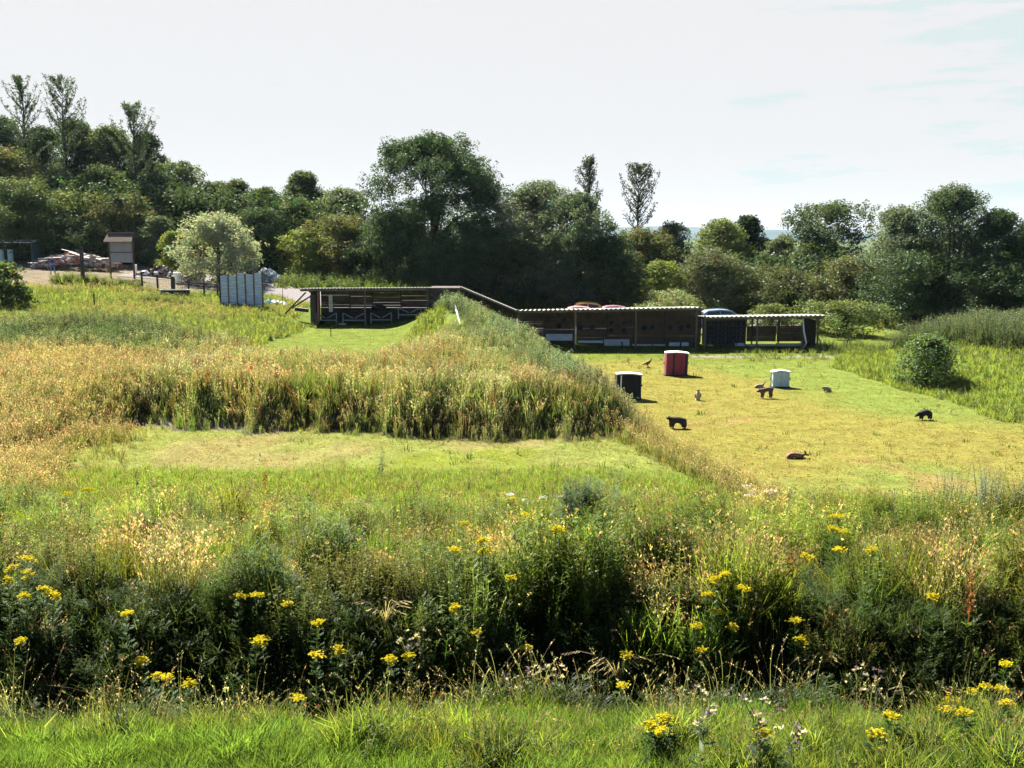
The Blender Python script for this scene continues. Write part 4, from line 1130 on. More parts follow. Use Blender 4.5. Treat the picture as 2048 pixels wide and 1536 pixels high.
# deer lying down, long neck up
pts = [(-.4, 0, .15, .12), (-.15, 0, .17, .15), (.12, 0, .17, .14), (.28, 0, .24, .085), (.36, 0, .38, .055), (.41, 0, .46, .055), (.52, 0, .44, .028),
       (-.3, .12, .06, .05), (-.05, .15, .04, .035), (.26, .1, .06, .05), (.42, .12, .035, .03), (-.3, -.12, .06, .05), (-.05, -.15, .04, .035), (.26, -.1, .06, .05), (.42, -.12, .035, .03)]
ed = [(0, 1), (1, 2), (2, 3), (3, 4), (4, 5), (5, 6), (0, 7), (7, 8), (2, 9), (9, 10), (0, 11), (11, 12), (2, 13), (13, 14)]
quad('deer_figure', 'small tan deer figure lying with raised neck left of the white butt', 'animal figure', 1519, 776, .62, 1, pts, ed, gry, ears(.39, .53, .02, gry, .03))
# stag lying flat in the near field, dark head to the right
pts2 = [(-.45, 0, .14, .12), (-.2, 0, .17, .15), (.1, 0, .16, .14), (.28, 0, .14, .1), (.38, 0, .19, .07), (.46, 0, .2, .06), (.6, 0, .155, .03),
        (-.35, .13, .05, .05), (-.1, .16, .04, .035), (.28, .12, .05, .045), (.45, .13, .035, .03), (-.35, -.13, .05, .05), (-.1, -.16, .04, .035), (.28, -.12, .05, .045), (.45, -.13, .035, .03)]
o_ = quad('stag_figure', 'reddish brown deer figure lying flat in the near part of the range', 'animal figure', 1591, 917, .72, 1, pts2, ed, fur('red_fur', (.15, .085, .055)), None)
for y in (-1, 1):
    MB().tube([(.33, y * .03, .17), (.31, y * .05, .235), (.33, y * .06, .26)], [.022, .025, .008], 8).build('ear', blk, o_, smooth=True)
MB().tube([(.36, 0, .13), (.44, 0, .105)], [.034, .024], 10).build('muzzle', blk, o_, smooth=True)
# crouching beaver/raccoon like figure
pts3 = [(-.22, 0, .16, .15), (-.06, 0, .24, .17), (.12, 0, .27, .13), (.25, 0, .3, .085), (.36, 0, .27, .045), (-.16, .1, .06, .06), (-.02, .11, .035, .04), (.14, .07, .14, .045), (.17, .07, .035, .03), (-.16, -.1, .06, .06), (-.02, -.11, .035, .04), (.14, -.07, .14, .045), (.17, -.07, .035, .03), (-.36, 0, .05, .05)]
ed3 = [(0, 1), (1, 2), (2, 3), (3, 4), (0, 5), (5, 6), (2, 7), (7, 8), (0, 9), (9, 10), (2, 11), (11, 12), (0, 13)]
quad('badger_figure', 'small crouching tan figure right of the white butt', 'animal figure', 1653, 784, .72, -1, pts3, ed3, gry, ears(.24, .38, .022, gry))
# turkey near the maroon butt
p = foot_at(1296, 735)
s = .72
pt = [(-.16, 0, .34, .1), (.02, 0, .40, .14), (.14, 0, .46, .1), (.22, 0, .6, .045), (.28, 0, .7, .04), (.34, 0, .69, .018), (-.34, 0, .25, .05), (-.46, 0, .2, .03),
      (-.02, .05, .2, .035), (0, .05, .03, .02), (-.02, -.05, .2, .035), (0, -.05, .03, .02)]
o_ = skin_body('turkey_figure', [(x * s, y * s, z * s, r * s) for x, y, z, r in pt], [(0, 1), (1, 2), (2, 3), (3, 4), (4, 5), (0, 6), (6, 7), (0, 8), (8, 9), (0, 10), (10, 11)], fur('turkey_feather', (.08, .055, .035)), loc=p)
tag(o_, 'turkey figure standing left of the maroon butt, neck stretched right', 'animal figure', AG)
MB().cyl((.02, 0, .012), .1, .024, 14).build('stand', blk, o_)
MB().tube([(-.1 * s, 0, .37 * s), (.02 * s, 0, .44 * s), (.1 * s, 0, .49 * s)], [.05, .08, .04], 10).build('wing_patch', tan, o_, smooth=True)
# upright pale bird with a dark crown
p = foot_at(1396, 801)
o_ = skin_body('owl_figure', [(0, 0, .09, .10), (0, 0, .2, .125), (0, 0, .31, .10), (0, 0, .40, .07), (0, 0, .455, .06), (0, .04, .02, .04)], [(0, 1), (1, 2), (2, 3), (3, 4), (0, 5)], cream, loc=p)
tag(o_, 'small upright pale bird figure with a dark band on its head, in mid range', 'animal figure', AG)
MB().cyl((0, 0, .455), .068, .03, 14).build('dark_band', blk, o_)
for sgn in (-1, 1):
    MB().tube([(sgn * .09, .02, .33), (sgn * .115, .03, .2), (sgn * .07, .05, .07)], [.03, .05, .015], 8).build('wing', gry, o_, smooth=True)

# person seen from behind, in a blue top and jeans
p = foot_at(106, 549) if False else on(106, 86)
skin = plain('skin', (.42, .26, .19), .6); jean = plain('denim', (.08, .13, .22), .85, .2, .2, 12); top_ = plain('navy_cloth', (.035, .06, .14), .85, .2, .2, 9); hair = plain('hair_dark', (.02, .015, .012), .7)
pp = [(0, 0, .95, .14, .11), (0, 0, 1.12, .13, .1), (0, 0, 1.32, .155, .105), (0, 0, 1.45, .07, .07), (0, 0, 1.54, .055, .055), (0, .01, 1.63, .085, .095), (0, .01, 1.7, .07, .08),
      (-.19, 0, 1.42, .055, .055), (-.32, -.02, 1.2, .042, .042), (-.28, .2, 1.12, .034, .034), (-.27, .27, 1.11, .03, .02),
      (.19, 0, 1.42, .055, .055), (.38, .06, 1.33, .042, .042), (.5, .22, 1.22, .034, .034), (.54, .28, 1.2, .03, .02),
      (-.1, 0, .86, .095, .095), (-.14, .02, .48, .062, .062), (-.17, -.03, .09, .045, .045), (-.18, .12, .035, .045, .03),
      (.1, 0, .86, .095, .095), (.15, .03, .48, .062, .062), (.19, -.02, .09, .045, .045), (.21, .12, .035, .045, .03)]
pe = [(0, 1), (1, 2), (2, 3), (3, 4), (4, 5), (5, 6), (2, 7), (7, 8), (8, 9), (9, 10), (2, 11), (11, 12), (12, 13), (13, 14), (0, 15), (15, 16), (16, 17), (17, 18), (0, 19), (19, 20), (20, 21), (21, 22)]
o_ = skin_body('person', pp, pe, skin, loc=p, rot=(0, 0, .25)); tag(o_, 'person in a blue top and jeans, seen from behind beside the open shed', 'person')
def grow(idx, e2, mt, nm, k=1.13):
    mp_ = {a: i for i, a in enumerate(idx)}
    P3 = [(pp[a][0], pp[a][1], pp[a][2], pp[a][3] * k, pp[a][4] * k) for a in idx]
    return skin_body(nm, P3, [(mp_[a], mp_[b]) for a, b in e2], mt, o_)
grow([0, 15, 16, 17, 19, 20, 21], [(0, 15), (15, 16), (16, 17), (0, 19), (19, 20), (20, 21)], jean, 'jeans', 1.14)
grow([1, 0, 2, 7, 8, 9, 11, 12, 13], [(1, 0), (1, 2), (2, 7), (7, 8), (8, 9), (2, 11), (11, 12), (12, 13)], top_, 'blue_top', 1.16)
skin_body('hair', [(0, -.02, 1.66, .098, .1), (0, -.015, 1.73, .078, .085)], [(0, 1)], hair, o_)
# fingers: five short chains on each hand
for hx, hy, hz, sg in ((-.27, .27, 1.11, -1), (.54, .28, 1.2, 1)):
    for f in range(4):
        yy = (f - 1.5) * .018
        skin_body('finger', [(hx + yy, hy + .02, hz, .009), (hx + yy * 1.1, hy + .055 + .008 * (f in (1, 2)), hz - .006, .008), (hx + yy, hy + .075 + .01 * (f in (1, 2)), hz - .022, .007)], [(0, 1), (1, 2)], skin, o_, 1)
    skin_body('thumb', [(hx - sg * .028, hy, hz, .01), (hx - sg * .045, hy + .025, hz + .005, .009), (hx - sg * .04, hy + .045, hz, .008)], [(0, 1), (1, 2)], skin, o_, 1)
# ------------------------------------------------------------------ small plants: templates made of quads, scattered with numpy
class TP:
    """template: quads + colours"""
    def __init__(s): s.v = []; s.c = []
    def quad(s, a, b, c, d, col): s.v += [a, b, c, d]; s.c += [col] * 4
    def strip(s, pts, ws, side, cols):
        pts = [np.array(p, float) for p in pts]; side = np.array(side, float)
        for k in range(len(pts) - 1):
            a, b = pts[k], pts[k + 1]
            s.v += [a - side * ws[k], a + side * ws[k], b + side * ws[k + 1], b - side * ws[k + 1]]
            s.c += [cols[k], cols[k], cols[k + 1], cols[k + 1]]
    def leaf(s, p, d, n, ln, wd, col):
        p = np.array(p, float); d = np.array(d, float); d /= np.linalg.norm(d); n = np.cross(d, np.array(n, float)); n /= np.linalg.norm(n) + 1e-9
        s.v += [p, p + d * ln * .5 + n * wd / 2, p + d * ln, p + d * ln * .5 - n * wd / 2]; s.c += [col] * 4
    def arr(s): return np.array(s.v, float), np.array(s.c, float)

def jit(c, rs, a=.2):
    k = 1 + rs.uniform(-a, a); return tuple(max(.002, x * k * (1 + rs.uniform(-a, a) * .4)) for x in c)

def t_grass(rs, n=9, hh=.5, w=.006, spread=.12, bend=.35, base=(.04, .07, .015), tip=(.09, .13, .03)):
    t = TP()
    for k in range(n):
        a = rs.rand() * 2 * PI; r = spread * math.sqrt(rs.rand()); x, y = r * math.cos(a), r * math.sin(a)
        L = hh * rs.uniform(.55, 1.1); b = bend * L * rs.uniform(.2, 1.2); da = a + rs.normal() * .8
        dx, dy = math.cos(da) * b, math.sin(da) * b; ga = rs.rand() * PI; sd = (math.cos(ga), math.sin(ga), 0)
        k0 = jit(base, rs); k1 = jit(tip, rs)
        mid = tuple((p + q) / 2 for p, q in zip(k0, k1))
        t.strip([(x, y, 0), (x + dx * .25, y + dy * .25, L * .5), (x + dx, y + dy, L * (.97 - .25 * (b / L)))], [w, w * .8, w * .15], sd, [k0, mid, k1])
    return t.arr()

def t_seedgrass(rs, hh=.9, n=4, head=(.30, .22, .13), stem=(.13, .13, .06), nod=.2, w=.003, fat=.02, base=(.05, .08, .02)):
    t = TP()
    for k in range(n):
        a = rs.rand() * 2 * PI; r = .1 * rs.rand(); x, y = r * math.cos(a), r * math.sin(a)
        L = hh * rs.uniform(.7, 1.1); b = L * nod * rs.uniform(.2, 1.4); da = rs.rand() * 2 * PI
        P_ = [np.array((x + math.cos(da) * b * u ** 2.4, y + math.sin(da) * b * u ** 2.4, L * (u - .22 * nod * u ** 4))) for u in (0, .35, .7, .85, 1.0)]
        ga = rs.rand() * PI; sd = (math.cos(ga), math.sin(ga), 0)
        t.strip(P_, [w, w, w * .8, w * .7, w * .4], sd, [base, stem, stem, stem, stem])
        hc_ = jit(head, rs, .3)
        nh = 9
        for j in range(nh):
            u = .72 + .3 * j / nh; i0 = min(3, int((u - .7) / .15) + 2); 
            q = P_[3] * (1 - (u - .72) / .3) + P_[4] * ((u - .72) / .3) if u > .8 else P_[2] * (1 - (u - .7) / .15) + P_[3] * ((u - .7) / .15)
            an = rs.rand() * 2 * PI; f = fat * math.sin(PI * (j + .6) / (nh + .6)) + fat * .3
            d = (math.cos(an) * .6, math.sin(an) * .6, .9)
            t.leaf(q, d, (rs.normal(), rs.normal(), .3), f * rs.uniform(1.2, 2.4), f * .7, jit(hc_, rs, .25))
    return t.arr()

def t_leafy(rs, hh=1.0, nl=46, ll=.085, lw=.035, col=(.05, .085, .022), top=(.10, .14, .05), branches=3, stemc=(.06, .07, .03)):
    t = TP()
    for k in range(branches):
        a = rs.rand() * 2 * PI; r = .12 * rs.rand(); x, y = r * math.cos(a), r * math.sin(a)
        L = hh * rs.uniform(.7, 1.05); le = rs.normal(size=2) * .12 * L
        sd = (math.cos(a + 1.5), math.sin(a + 1.5), 0)
        t.strip([(x, y, 0), (x + le[0] * .4, y + le[1] * .4, L * .5), (x + le[0], y + le[1], L)], [.006, .005, .002], sd, [stemc] * 3)
        m = nl // branches
        for j in range(m):
            u = .08 + .92 * (j + rs.rand()) / m; q = np.array((x + le[0] * u, y + le[1] * u, L * u)); an = rs.rand() * 2 * PI
            s_ = (1.15 - .7 * u) * rs.uniform(.7, 1.3)
            cc = tuple(c0 * (1 - u) + c1 * u for c0, c1 in zip(col, top))
            t.leaf(q, (math.cos(an), math.sin(an), rs.uniform(-.25, .7)), (rs.normal() * .4, rs.normal() * .4, 1), ll * s_, lw * s_, jit(cc, rs, .3))
    return t.arr()

def t_feathery(rs, hh=1.0, n=26, col=(.06, .09, .035)):
    """soft much divided foliage: many thin short strips"""
    t = TP()
    for b in range(3):
        a = rs.rand() * 2 * PI; L = hh * rs.uniform(.75, 1.05); le = rs.normal(size=2) * .1
        t.strip([(0, 0, 0), (le[0], le[1], L)], [.006, .002], (math.cos(a), math.sin(a), 0), [jit(col, rs)] * 2)
        for j in range(n):
            u = .1 + .9 * rs.rand(); q = np.array((le[0] * u, le[1] * u, L * u)); an = rs.rand() * 2 * PI; ln = .13 * (1.2 - .6 * u)
            d = np.array((math.cos(an), math.sin(an), .5)); e_ = q + d * ln
            t.leaf(q, d, (0, 0, 1), ln, .014, jit(col, rs, .3))
            for m in range(2):
                an2 = an + rs.uniform(-1, 1); t.leaf(q + d * ln * .6, (math.cos(an2), math.sin(an2), .4), (0, 0, 1), ln * .55, .012, jit(col, rs, .35))
    return t.arr()

def t_thistle(rs, hh=1.1, headc=(.11, .07, .12), fluff=False):
    t = TP(); col = (.07, .09, .05)
    t.strip([(0, 0, 0), (.02, 0, hh * .5), (0, .02, hh * .95)], [.008, .007, .004], (1, 0, 0), [(.08, .09, .05)] * 3)
    for j in range(34):
        u = rs.rand() * .85; an = rs.rand() * 2 * PI; ln = .17 * (1.1 - .75 * u)
        t.leaf((.02 * u, 0, hh * u), (math.cos(an), math.sin(an), rs.uniform(.1, .8)), (rs.normal() * .6, rs.normal() * .6, 1), ln, .035, jit(col, rs, .35))
    for b in range(9):
        an = rs.rand() * 2 * PI; z0_ = hh * rs.uniform(.55, .9); ln = rs.uniform(.08, .28)
        e_ = np.array((math.cos(an) * ln * .6, math.sin(an) * ln * .6, min(z0_ + ln, hh * 1.05)))
        t.strip([(0, 0, z0_), e_], [.004, .003], (-math.sin(an), math.cos(an), 0), [(.07, .08, .04)] * 2)
        hc = (.34, .30, .27) if fluff and rs.rand() < .7 else headc
        for m in range(6):
            d = rs.normal(size=3); d[2] = abs(d[2])
            t.leaf(e_, d, rs.normal(size=3), .034 if not fluff else .042, .026, jit(hc, rs, .4))
    return t.arr()

def t_dock(rs, hh=.9, col=(.16, .05, .02)):
    t = TP(); t.strip([(0, 0, 0), (0, 0, hh)], [.007, .004], (1, 0, 0), [(.09, .04, .02)] * 2)
    for j in range(90):
        u = .35 + .65 * rs.rand(); an = rs.rand() * 2 * PI; r = .06 * (1.1 - u) + .02
        t.leaf((math.cos(an) * r * rs.rand(), math.sin(an) * r * rs.rand(), hh * u), (math.cos(an), math.sin(an), .8), rs.normal(size=3), .05, .028, jit(col, rs, .4))
    for j in range(8):
        an = rs.rand() * 2 * PI; t.leaf((0, 0, .05 + .2 * rs.rand()), (math.cos(an), math.sin(an), .6), (0, 0, 1), .3, .07, jit((.06, .08, .02), rs))
    return t.arr()

def scatter(tmpls, tid, pos, scale, rz_, lean=None, tint=None, zs=None):
    Vs, Cs = [], []
    for k, (tv, tc_) in enumerate(tmpls):
        m = np.where(tid == k)[0]
        if not len(m): continue
        c_, s_ = np.cos(rz_[m])[:, None], np.sin(rz_[m])[:, None]; sc_ = scale[m][:, None]
        x = (tv[None, :, 0] * c_ - tv[None, :, 1] * s_) * sc_; y = (tv[None, :, 0] * s_ + tv[None, :, 1] * c_) * sc_
        z = tv[None, :, 2] * sc_ * (zs[m][:, None] if zs is not None else 1)
        if lean is not None:
            x = x + lean[m, 0][:, None] * z; y = y + lean[m, 1][:, None] * z
        V = np.stack([x + pos[m, 0][:, None], y + pos[m, 1][:, None], z + pos[m, 2][:, None]], -1)
        C = np.broadcast_to(tc_[None], V.shape)
        if tint is not None: C = C * tint[m][:, None, :]
        Vs.append(V.reshape(-1, 3)); Cs.append(C.reshape(-1, 3))
    V = np.concatenate(Vs); C = np.concatenate(Cs)
    return V, np.arange(len(V)).reshape(-1, 4), C

def vis(x, y, margin=1.1):
    return np.abs(x) < (np.maximum(y, 0) * .512 * margin + 1.2)

def patch(name, label, tm, x, y, rs, smin=.75, smax=1.25, mat='weed_leaf', lean=.08, hue=.15, kind='stuff', tint=None, pick=None, sc_=None, sink=.03):
    n = len(x)
    if n == 0: return
    pos = np.stack([x, y, gz(x, y) - sink], 1)
    tid = rs.randint(0, len(tm), n) if pick is None else pick
    s = rs.uniform(smin, smax, n) * (1 if sc_ is None else sc_)
    tn = np.clip(1 + rs.normal(size=(n, 1)) * hue + rs.normal(size=(n, 3)) * hue * .3, .45, 1.9)
    if tint is not None: tn = tn * tint
    V, Q, C = scatter(tm, tid, pos, s, rs.rand(n) * 2 * PI, rs.normal(size=(n, 2)) * lean, tn)
    o_ = np_mesh(name, V, Q, M[mat], np.clip(C, .002, .95)); tag(o_, label, kind=kind); return o_

def pts(rs, n, x0, x1, y0, y1):
    x = rs.uniform(x0, x1, n); y = rs.uniform(y0, y1, n); m = vis(x, y); return x[m], y[m]

rs = np.random.RandomState(101)
def clumps(x, y, sp, seed, ys=1.0):
    """irregular clumps: id of the nearest clump, distance / its radius"""
    r2 = np.random.RandomState(seed)
    gx0, gy0 = np.floor(x / sp).astype(int), np.floor(y / (sp * ys)).astype(int)
    best = np.full(len(x), 1e9); bid = np.zeros(len(x), int); brad = np.ones(len(x))
    tab = r2.rand(4096, 4)
    for dx in (-1, 0, 1):
        for dy in (-1, 0, 1):
            hsh = ((gx0 + dx) * 7919 + (gy0 + dy) * 104729 + 37) % 4096
            cx = (gx0 + dx + tab[hsh, 0]) * sp; cy = (gy0 + dy + tab[hsh, 1]) * sp * ys
            R = sp * (.35 + .5 * tab[hsh, 2])
            d = np.hypot(x - cx, y - cy) / R
            b = d < best; best[b] = d[b]; bid[b] = hsh[b]
    return best, bid, tab[bid % 4096, 3]
# --- near lawn strip: short grass, then longer fringe towards the ditch
tm = [t_grass(rs, 12, .13, .0035, .09, .5, (.06, .105, .02), (.13, .20, .04)) for _ in range(8)]
x, y = pts(rs, 34000, -6.5, 6.5, 5.8, 9.7)
d_, id_, q_ = clumps(x, y, .42, 35)
patch('lawn_grass', 'short bright green grass along the bottom edge', tm, x, y, rs, .7, 1.4, 'grass_blade', .14, .2, sink=.01, sc_=np.clip(1.3 - .5 * d_, .55, 1.3) * (.7 + .7 * q_), tint=np.random.RandomState(16).uniform(.7, 1.25, (4096, 1))[id_])
tm = [t_grass(rs, 12, .36, .005, .12, .5, (.08, .115, .022), (.21, .26, .05)) for _ in range(6)] + \
     [t_seedgrass(rs, .5, 4, (.2, .16, .10), nod=.5, fat=.012) for _ in range(1)] + [t_leafy(rs, .3, 24, .06, .03, (.04, .075, .02), (.06, .10, .03), 3) for _ in range(3)]
x, y = pts(rs, 20000, -7, 7, 6.8, 10.0)
edge = np.interp(x, [-5, -4.3, -1.6, 0, 8], [8.75, 8.6, 8.0, 7.3, 7.0]) + .12 * wob(x * 2, x)
m = (y > edge) & (rs.rand(len(x)) < np.clip((y - edge) * 2.2, .1, 1)); x, y = x[m], y[m]
d_, id_, q_ = clumps(x, y, .55, 15); fr_ = np.clip(1.3 - .6 * d_, .4, 1.3) * (.6 + .7 * q_)
patch('tall_grass', 'longer grass and herbs fringing the near lawn', tm, x, y, rs, .4, 1.15, 'grass_blade', .15, .22, sc_=np.clip(fr_, .35, 1.5) * np.interp(y, [8.6, 9.4, 10], [1, .6, .5]), tint=np.random.RandomState(11).uniform(.7, 1.3, (4096, 1))[id_])

# --- the weed bank: mixed tall herbs from the ditch down to the ranges
TW = []  # lower leaf colours set darker, painting in shade deep among the stems
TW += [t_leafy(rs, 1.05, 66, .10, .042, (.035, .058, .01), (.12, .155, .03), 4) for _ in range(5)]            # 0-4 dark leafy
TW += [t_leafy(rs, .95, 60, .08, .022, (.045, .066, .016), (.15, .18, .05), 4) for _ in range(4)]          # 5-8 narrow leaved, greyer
TW += [t_seedgrass(rs, 1.0, 6, (.26, .20, .14), nod=.28, fat=.02) for _ in range(5)]                        # 9-13
TW += [t_feathery(rs, .95, 30, (.09, .125, .025)) for _ in range(3)]                                         # 14-16
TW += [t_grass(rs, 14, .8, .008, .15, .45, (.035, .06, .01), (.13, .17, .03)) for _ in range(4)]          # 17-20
TW += [t_seedgrass(rs, .85, 7, (.25, .20, .145), nod=.6, fat=.016) for _ in range(3)]                         # 21-23
pk = np.array([.085] * 5 + [.06] * 4 + [.035] * 5 + [.05] * 3 + [.035] * 4 + [.02] * 3); pk /= pk.sum()
n0 = 42000
x, y = pts(rs, n0, -16, 16, 10.0, 26.6)
m = rs.rand(len(x)) < np.interp(y, [10, 11.2, 14, 20, 27], [.8, 1, .95, .6, .5]); x, y = x[m], y[m]
top_edge = 25.4 + .8 * wob(x * .8, x * .5) - 1.0 * sst(-6, 0, -x) * 0
m = (y < top_edge); x, y = x[m], y[m]
pick = rs.choice(len(TW), len(x), p=pk)
# patches: straw coloured grass gathers in drifts, dark herbs elsewhere
dr = wob(x * 1.1 + 3, y * .7) + .5 * wob(x * 2.7, y * 2.3 + 2)
sw_ = (dr > .25) & (rs.rand(len(x)) < .45); pick[sw_] = rs.choice([9, 10, 11, 12, 13, 21, 22, 23], sw_.sum())
sw_ = (dr < -.35) & (rs.rand(len(x)) < .6); pick[sw_] = rs.choice([0, 1, 2, 3, 4, 14, 15, 16], sw_.sum())
hs = np.interp(y, [10.6, 11.9, 12.2, 14, 18, 22, 26.5], [.6, .8, 1.05, 1.0, .92, .85, .65]) * (1 + .22 * wob(x * 1.3, y * 1.1 + 1)) * (1 + .12 * wob(x * 3.3 + 2, y * 2.9))
d_, id_, q_ = clumps(x, y, 1.35, 5)
species = np.array([[0, 1, 2, 3, 4], [14, 15, 16, 14, 15], [9, 10, 11, 12, 13], [5, 6, 7, 8, 5], [17, 18, 19, 20, 17], [21, 22, 23, 21, 13], [0, 14, 2, 15, 4], [0, 5, 1, 6, 2]])
sp_ = species[id_ % 8, rs.randint(0, 5, len(x))]
sw_ = (rs.rand(len(x)) < .72); pick[sw_] = sp_[sw_]
dome = np.clip(1.28 - .78 * d_ ** 1.5, .24, 1.3) * (.62 + .62 * q_)
hs = hs * dome
ym_ = y - (.32 * np.sin(x * .8 + .6) + .22 * np.sin(x * 1.9 + 2) + .12 * np.sin(x * 4.3)) * (1 - sst(13.5, 18, y))
keep = (rs.rand(len(x)) < np.clip(1.25 - .5 * d_, .35, 1)) & ((ym_ > 11.9) | (rs.rand(len(x)) < .3))
x, y, pick, hs, d_, id_, ym_ = x[keep], y[keep], pick[keep], hs[keep], d_[keep], id_[keep], ym_[keep]
hs = hs * np.interp(ym_, [10.6, 11.3, 12.1, 13.3, 14.5], [.5, .6, 1.12, 1.18, 1])
tt = np.random.RandomState(9).normal(size=(4096, 3)) * np.array([.08, .05, .08]) + 1; br = np.random.RandomState(10).uniform(.6, 1.4, (4096, 1))
tw = (tt * br)[id_] * 1.0 * np.interp(y, [12, 15, 20], [.9, 1.1, 1.25])[:, None] * np.array([[1.08, 1, .9]]); hs = np.minimum(hs, 1.3)
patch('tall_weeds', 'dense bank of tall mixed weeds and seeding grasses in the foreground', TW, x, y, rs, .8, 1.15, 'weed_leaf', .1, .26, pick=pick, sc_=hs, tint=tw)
# low cover on the faces of the ditch, leaf colours darkened to paint its shade
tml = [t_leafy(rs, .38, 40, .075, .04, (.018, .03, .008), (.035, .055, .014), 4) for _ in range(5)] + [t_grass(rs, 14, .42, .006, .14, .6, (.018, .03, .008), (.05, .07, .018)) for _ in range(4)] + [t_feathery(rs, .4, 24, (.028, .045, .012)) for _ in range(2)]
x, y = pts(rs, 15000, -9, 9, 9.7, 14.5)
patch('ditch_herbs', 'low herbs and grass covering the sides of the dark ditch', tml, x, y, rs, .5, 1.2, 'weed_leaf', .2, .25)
# seed stalks standing loosely in front of the dark hollow
tm = [t_seedgrass(rs, 1.0, 3, (.34, .27, .2), nod=.3, fat=.013, w=.0025) for _ in range(6)] + [t_seedgrass(rs, .8, 3, (.25, .16, .11), nod=.7, fat=.012, w=.0025) for _ in range(4)]
x, y = pts(rs, 420, -6.5, 6.5, 9.6, 11.2)
patch('seed_stalks', 'thin dry seed stalks standing along the dark ditch', tm, x, y, rs, .55, 1.1, 'weed_leaf', .12, .2)

# --- bright long grass between the weeds and the ranges
tm = [t_grass(rs, 12, .42, .011, .16, .45, (.11, .16, .03), (.20, .26, .06)) for _ in range(6)] + [t_seedgrass(rs, .5, 5, (.22, .18, .10), nod=.3, fat=.02, w=.005) for _ in range(2)]
x, y = pts(rs, 17000, -19, 19, 24.6, 31.5)
fe = np.interp(x, [-19, -8, 2, 5, 8, 12, 19], [32.2, 31.2, 31.4, 30.5, 27.4, 26.9, 27.2]) + .9 * wob(x, x * .4) + .5 * wob(x * 3, y * 2)
m = (y < fe) & (rs.rand(len(x)) < np.clip((fe - y) * .45, .05, 1)); x, y = x[m], y[m]
patch('long_grass', 'bright green long grass between the weed bank and the mown strips', tm, x, y, rs, .6, 1.15, 'grass_blade', .12, .18, sc_=np.clip(1.1 - (y - 25) * .09, .4, 1))

# --- short turf on the mown ground
tm = [t_grass(rs, 7, .045, .010, .12, .9, (.14, .14, .04), (.22, .20, .06)) for _ in range(8)] + [t_grass(rs, 7, .05, .011, .13, .9, (.18, .13, .06), (.27, .20, .09)) for _ in range(5)]
x, y = pts(rs, 42000, -19, 24, 26.5, 64)
xc_ = np.interp(y, CY, CX); m = ((x > xc_ + 1.6) | ((y < foot(x)) & (y > 30)) | ((x > -15) & (x < -5.8) & (y > 46))) & (rs.rand(len(x)) < np.clip(1.35 - y / 60, .25, 1)); x, y = x[m], y[m]
gcol = region_col(x, y); tnt = gcol / gcol.mean(0)
patch('mown_turf', 'cropped yellowing turf of the mown range', tm, x, y, rs, .6, 1.5, 'grass_blade', .2, .2, tint=tnt * .95, sink=.01)
tm = [t_grass(rs, 10, .28, .014, .16, .6, (.05, .08, .02), (.11, .13, .03)) for _ in range(3)] + [t_leafy(rs, .4, 26, .07, .035, (.05, .08, .02), (.08, .11, .03), 3) for _ in range(3)]
x, y = pts(rs, 1500, -10, 24, 31, 62)
xc_ = np.interp(y, CY, CX); m = (((x > xc_ + 2) & (rs.rand(len(x)) < np.where(y > 55, .8, .16))) | ((y < foot(x)) & (rs.rand(len(x)) < .5))); x, y = x[m], y[m]
patch('turf_tufts', 'scattered darker tufts left standing in the turf', tm, x, y, rs, .4, 1.1, 'grass_blade', .2, .2)

# --- tall meadow on the left bank
TM = []
TM += [t_seedgrass(rs, .85, 7, (.27, .19, .145), nod=.22, fat=.02, w=.007, base=(.05, .06, .02)) for _ in range(5)]           # 0-4 tan
TM += [t_grass(rs, 11, .62, .014, .16, .4, (.055, .075, .022), (.12, .14, .045)) for _ in range(5)]                          # 5-9 green
TM += [t_leafy(rs, .85, 80, .075, .032, (.06, .09, .03), (.15, .19, .08), 4) for _ in range(4)]                              # 10-13 leafy
TM += [t_seedgrass(rs, .8, 7, (.25, .225, .18), nod=.15, fat=.022, w=.007, base=(.06, .07, .03)) for _ in range(4)]           # 14-17 pale
TM += [t_thistle(rs, .95, (.2, .2, .15)) for _ in range(3)]                                                                  # 18-20
TM += [t_dock(rs, .8, (.15, .06, .03)) for _ in range(2)]                                                                      # 21-22
x, y = pts(rs, 46000, -32, 7.5, 29.5, 64)
xc_ = np.interp(y, CY, CX); f_ = foot(x)
lim = np.interp(x, [-32, -24, -17, -13, -10, -6, -4.5, 0], [56, 55, 51, 48.5, 46.5, 46.5, 52, 66]) + .8 * wob(x, x)
on_r = (x > xc_ - 2.6) & (x < xc_ + np.interp(y, [30, 36, 45, 62], [.5, .7, 1.4, 2.2])) & (y < 66)
m = ((y > f_ + .15 - (rs.rand(len(x)) ** 3) * 1.6) & (x < xc_) & (y < lim)) | (on_r & (y > 33))
m &= rs.rand(len(x)) < np.clip(1.25 - (y - 36) / 60, .5, 1)
m &= ~((x < xc_ - .9) & (x > -9) & (y > 56.5))
x, y = x[m], y[m]; xc_ = xc_[m]
nn = wob(x * .7 + 1, y * .6) + .6 * wob(x * 1.9, y * 1.7 + 4)
r_ = rs.rand(len(x))
pick = np.where(r_ < .30, rs.randint(0, 5, len(x)), np.where(r_ < .74, rs.randint(5, 10, len(x)), np.where(r_ < .84, rs.randint(10, 14, len(x)), np.where(r_ < .97, rs.randint(14, 18, len(x)), rs.choice([21, 22], len(x))))))
ridge = np.exp(-((x - xc_ + .3) / 2.2) ** 2) * sst(36, 41, y)
sw_ = rs.rand(len(x)) < ridge * .85; pick[sw_] = rs.choice([10, 11, 12, 14, 15, 16, 17, 18, 19, 20], sw_.sum())
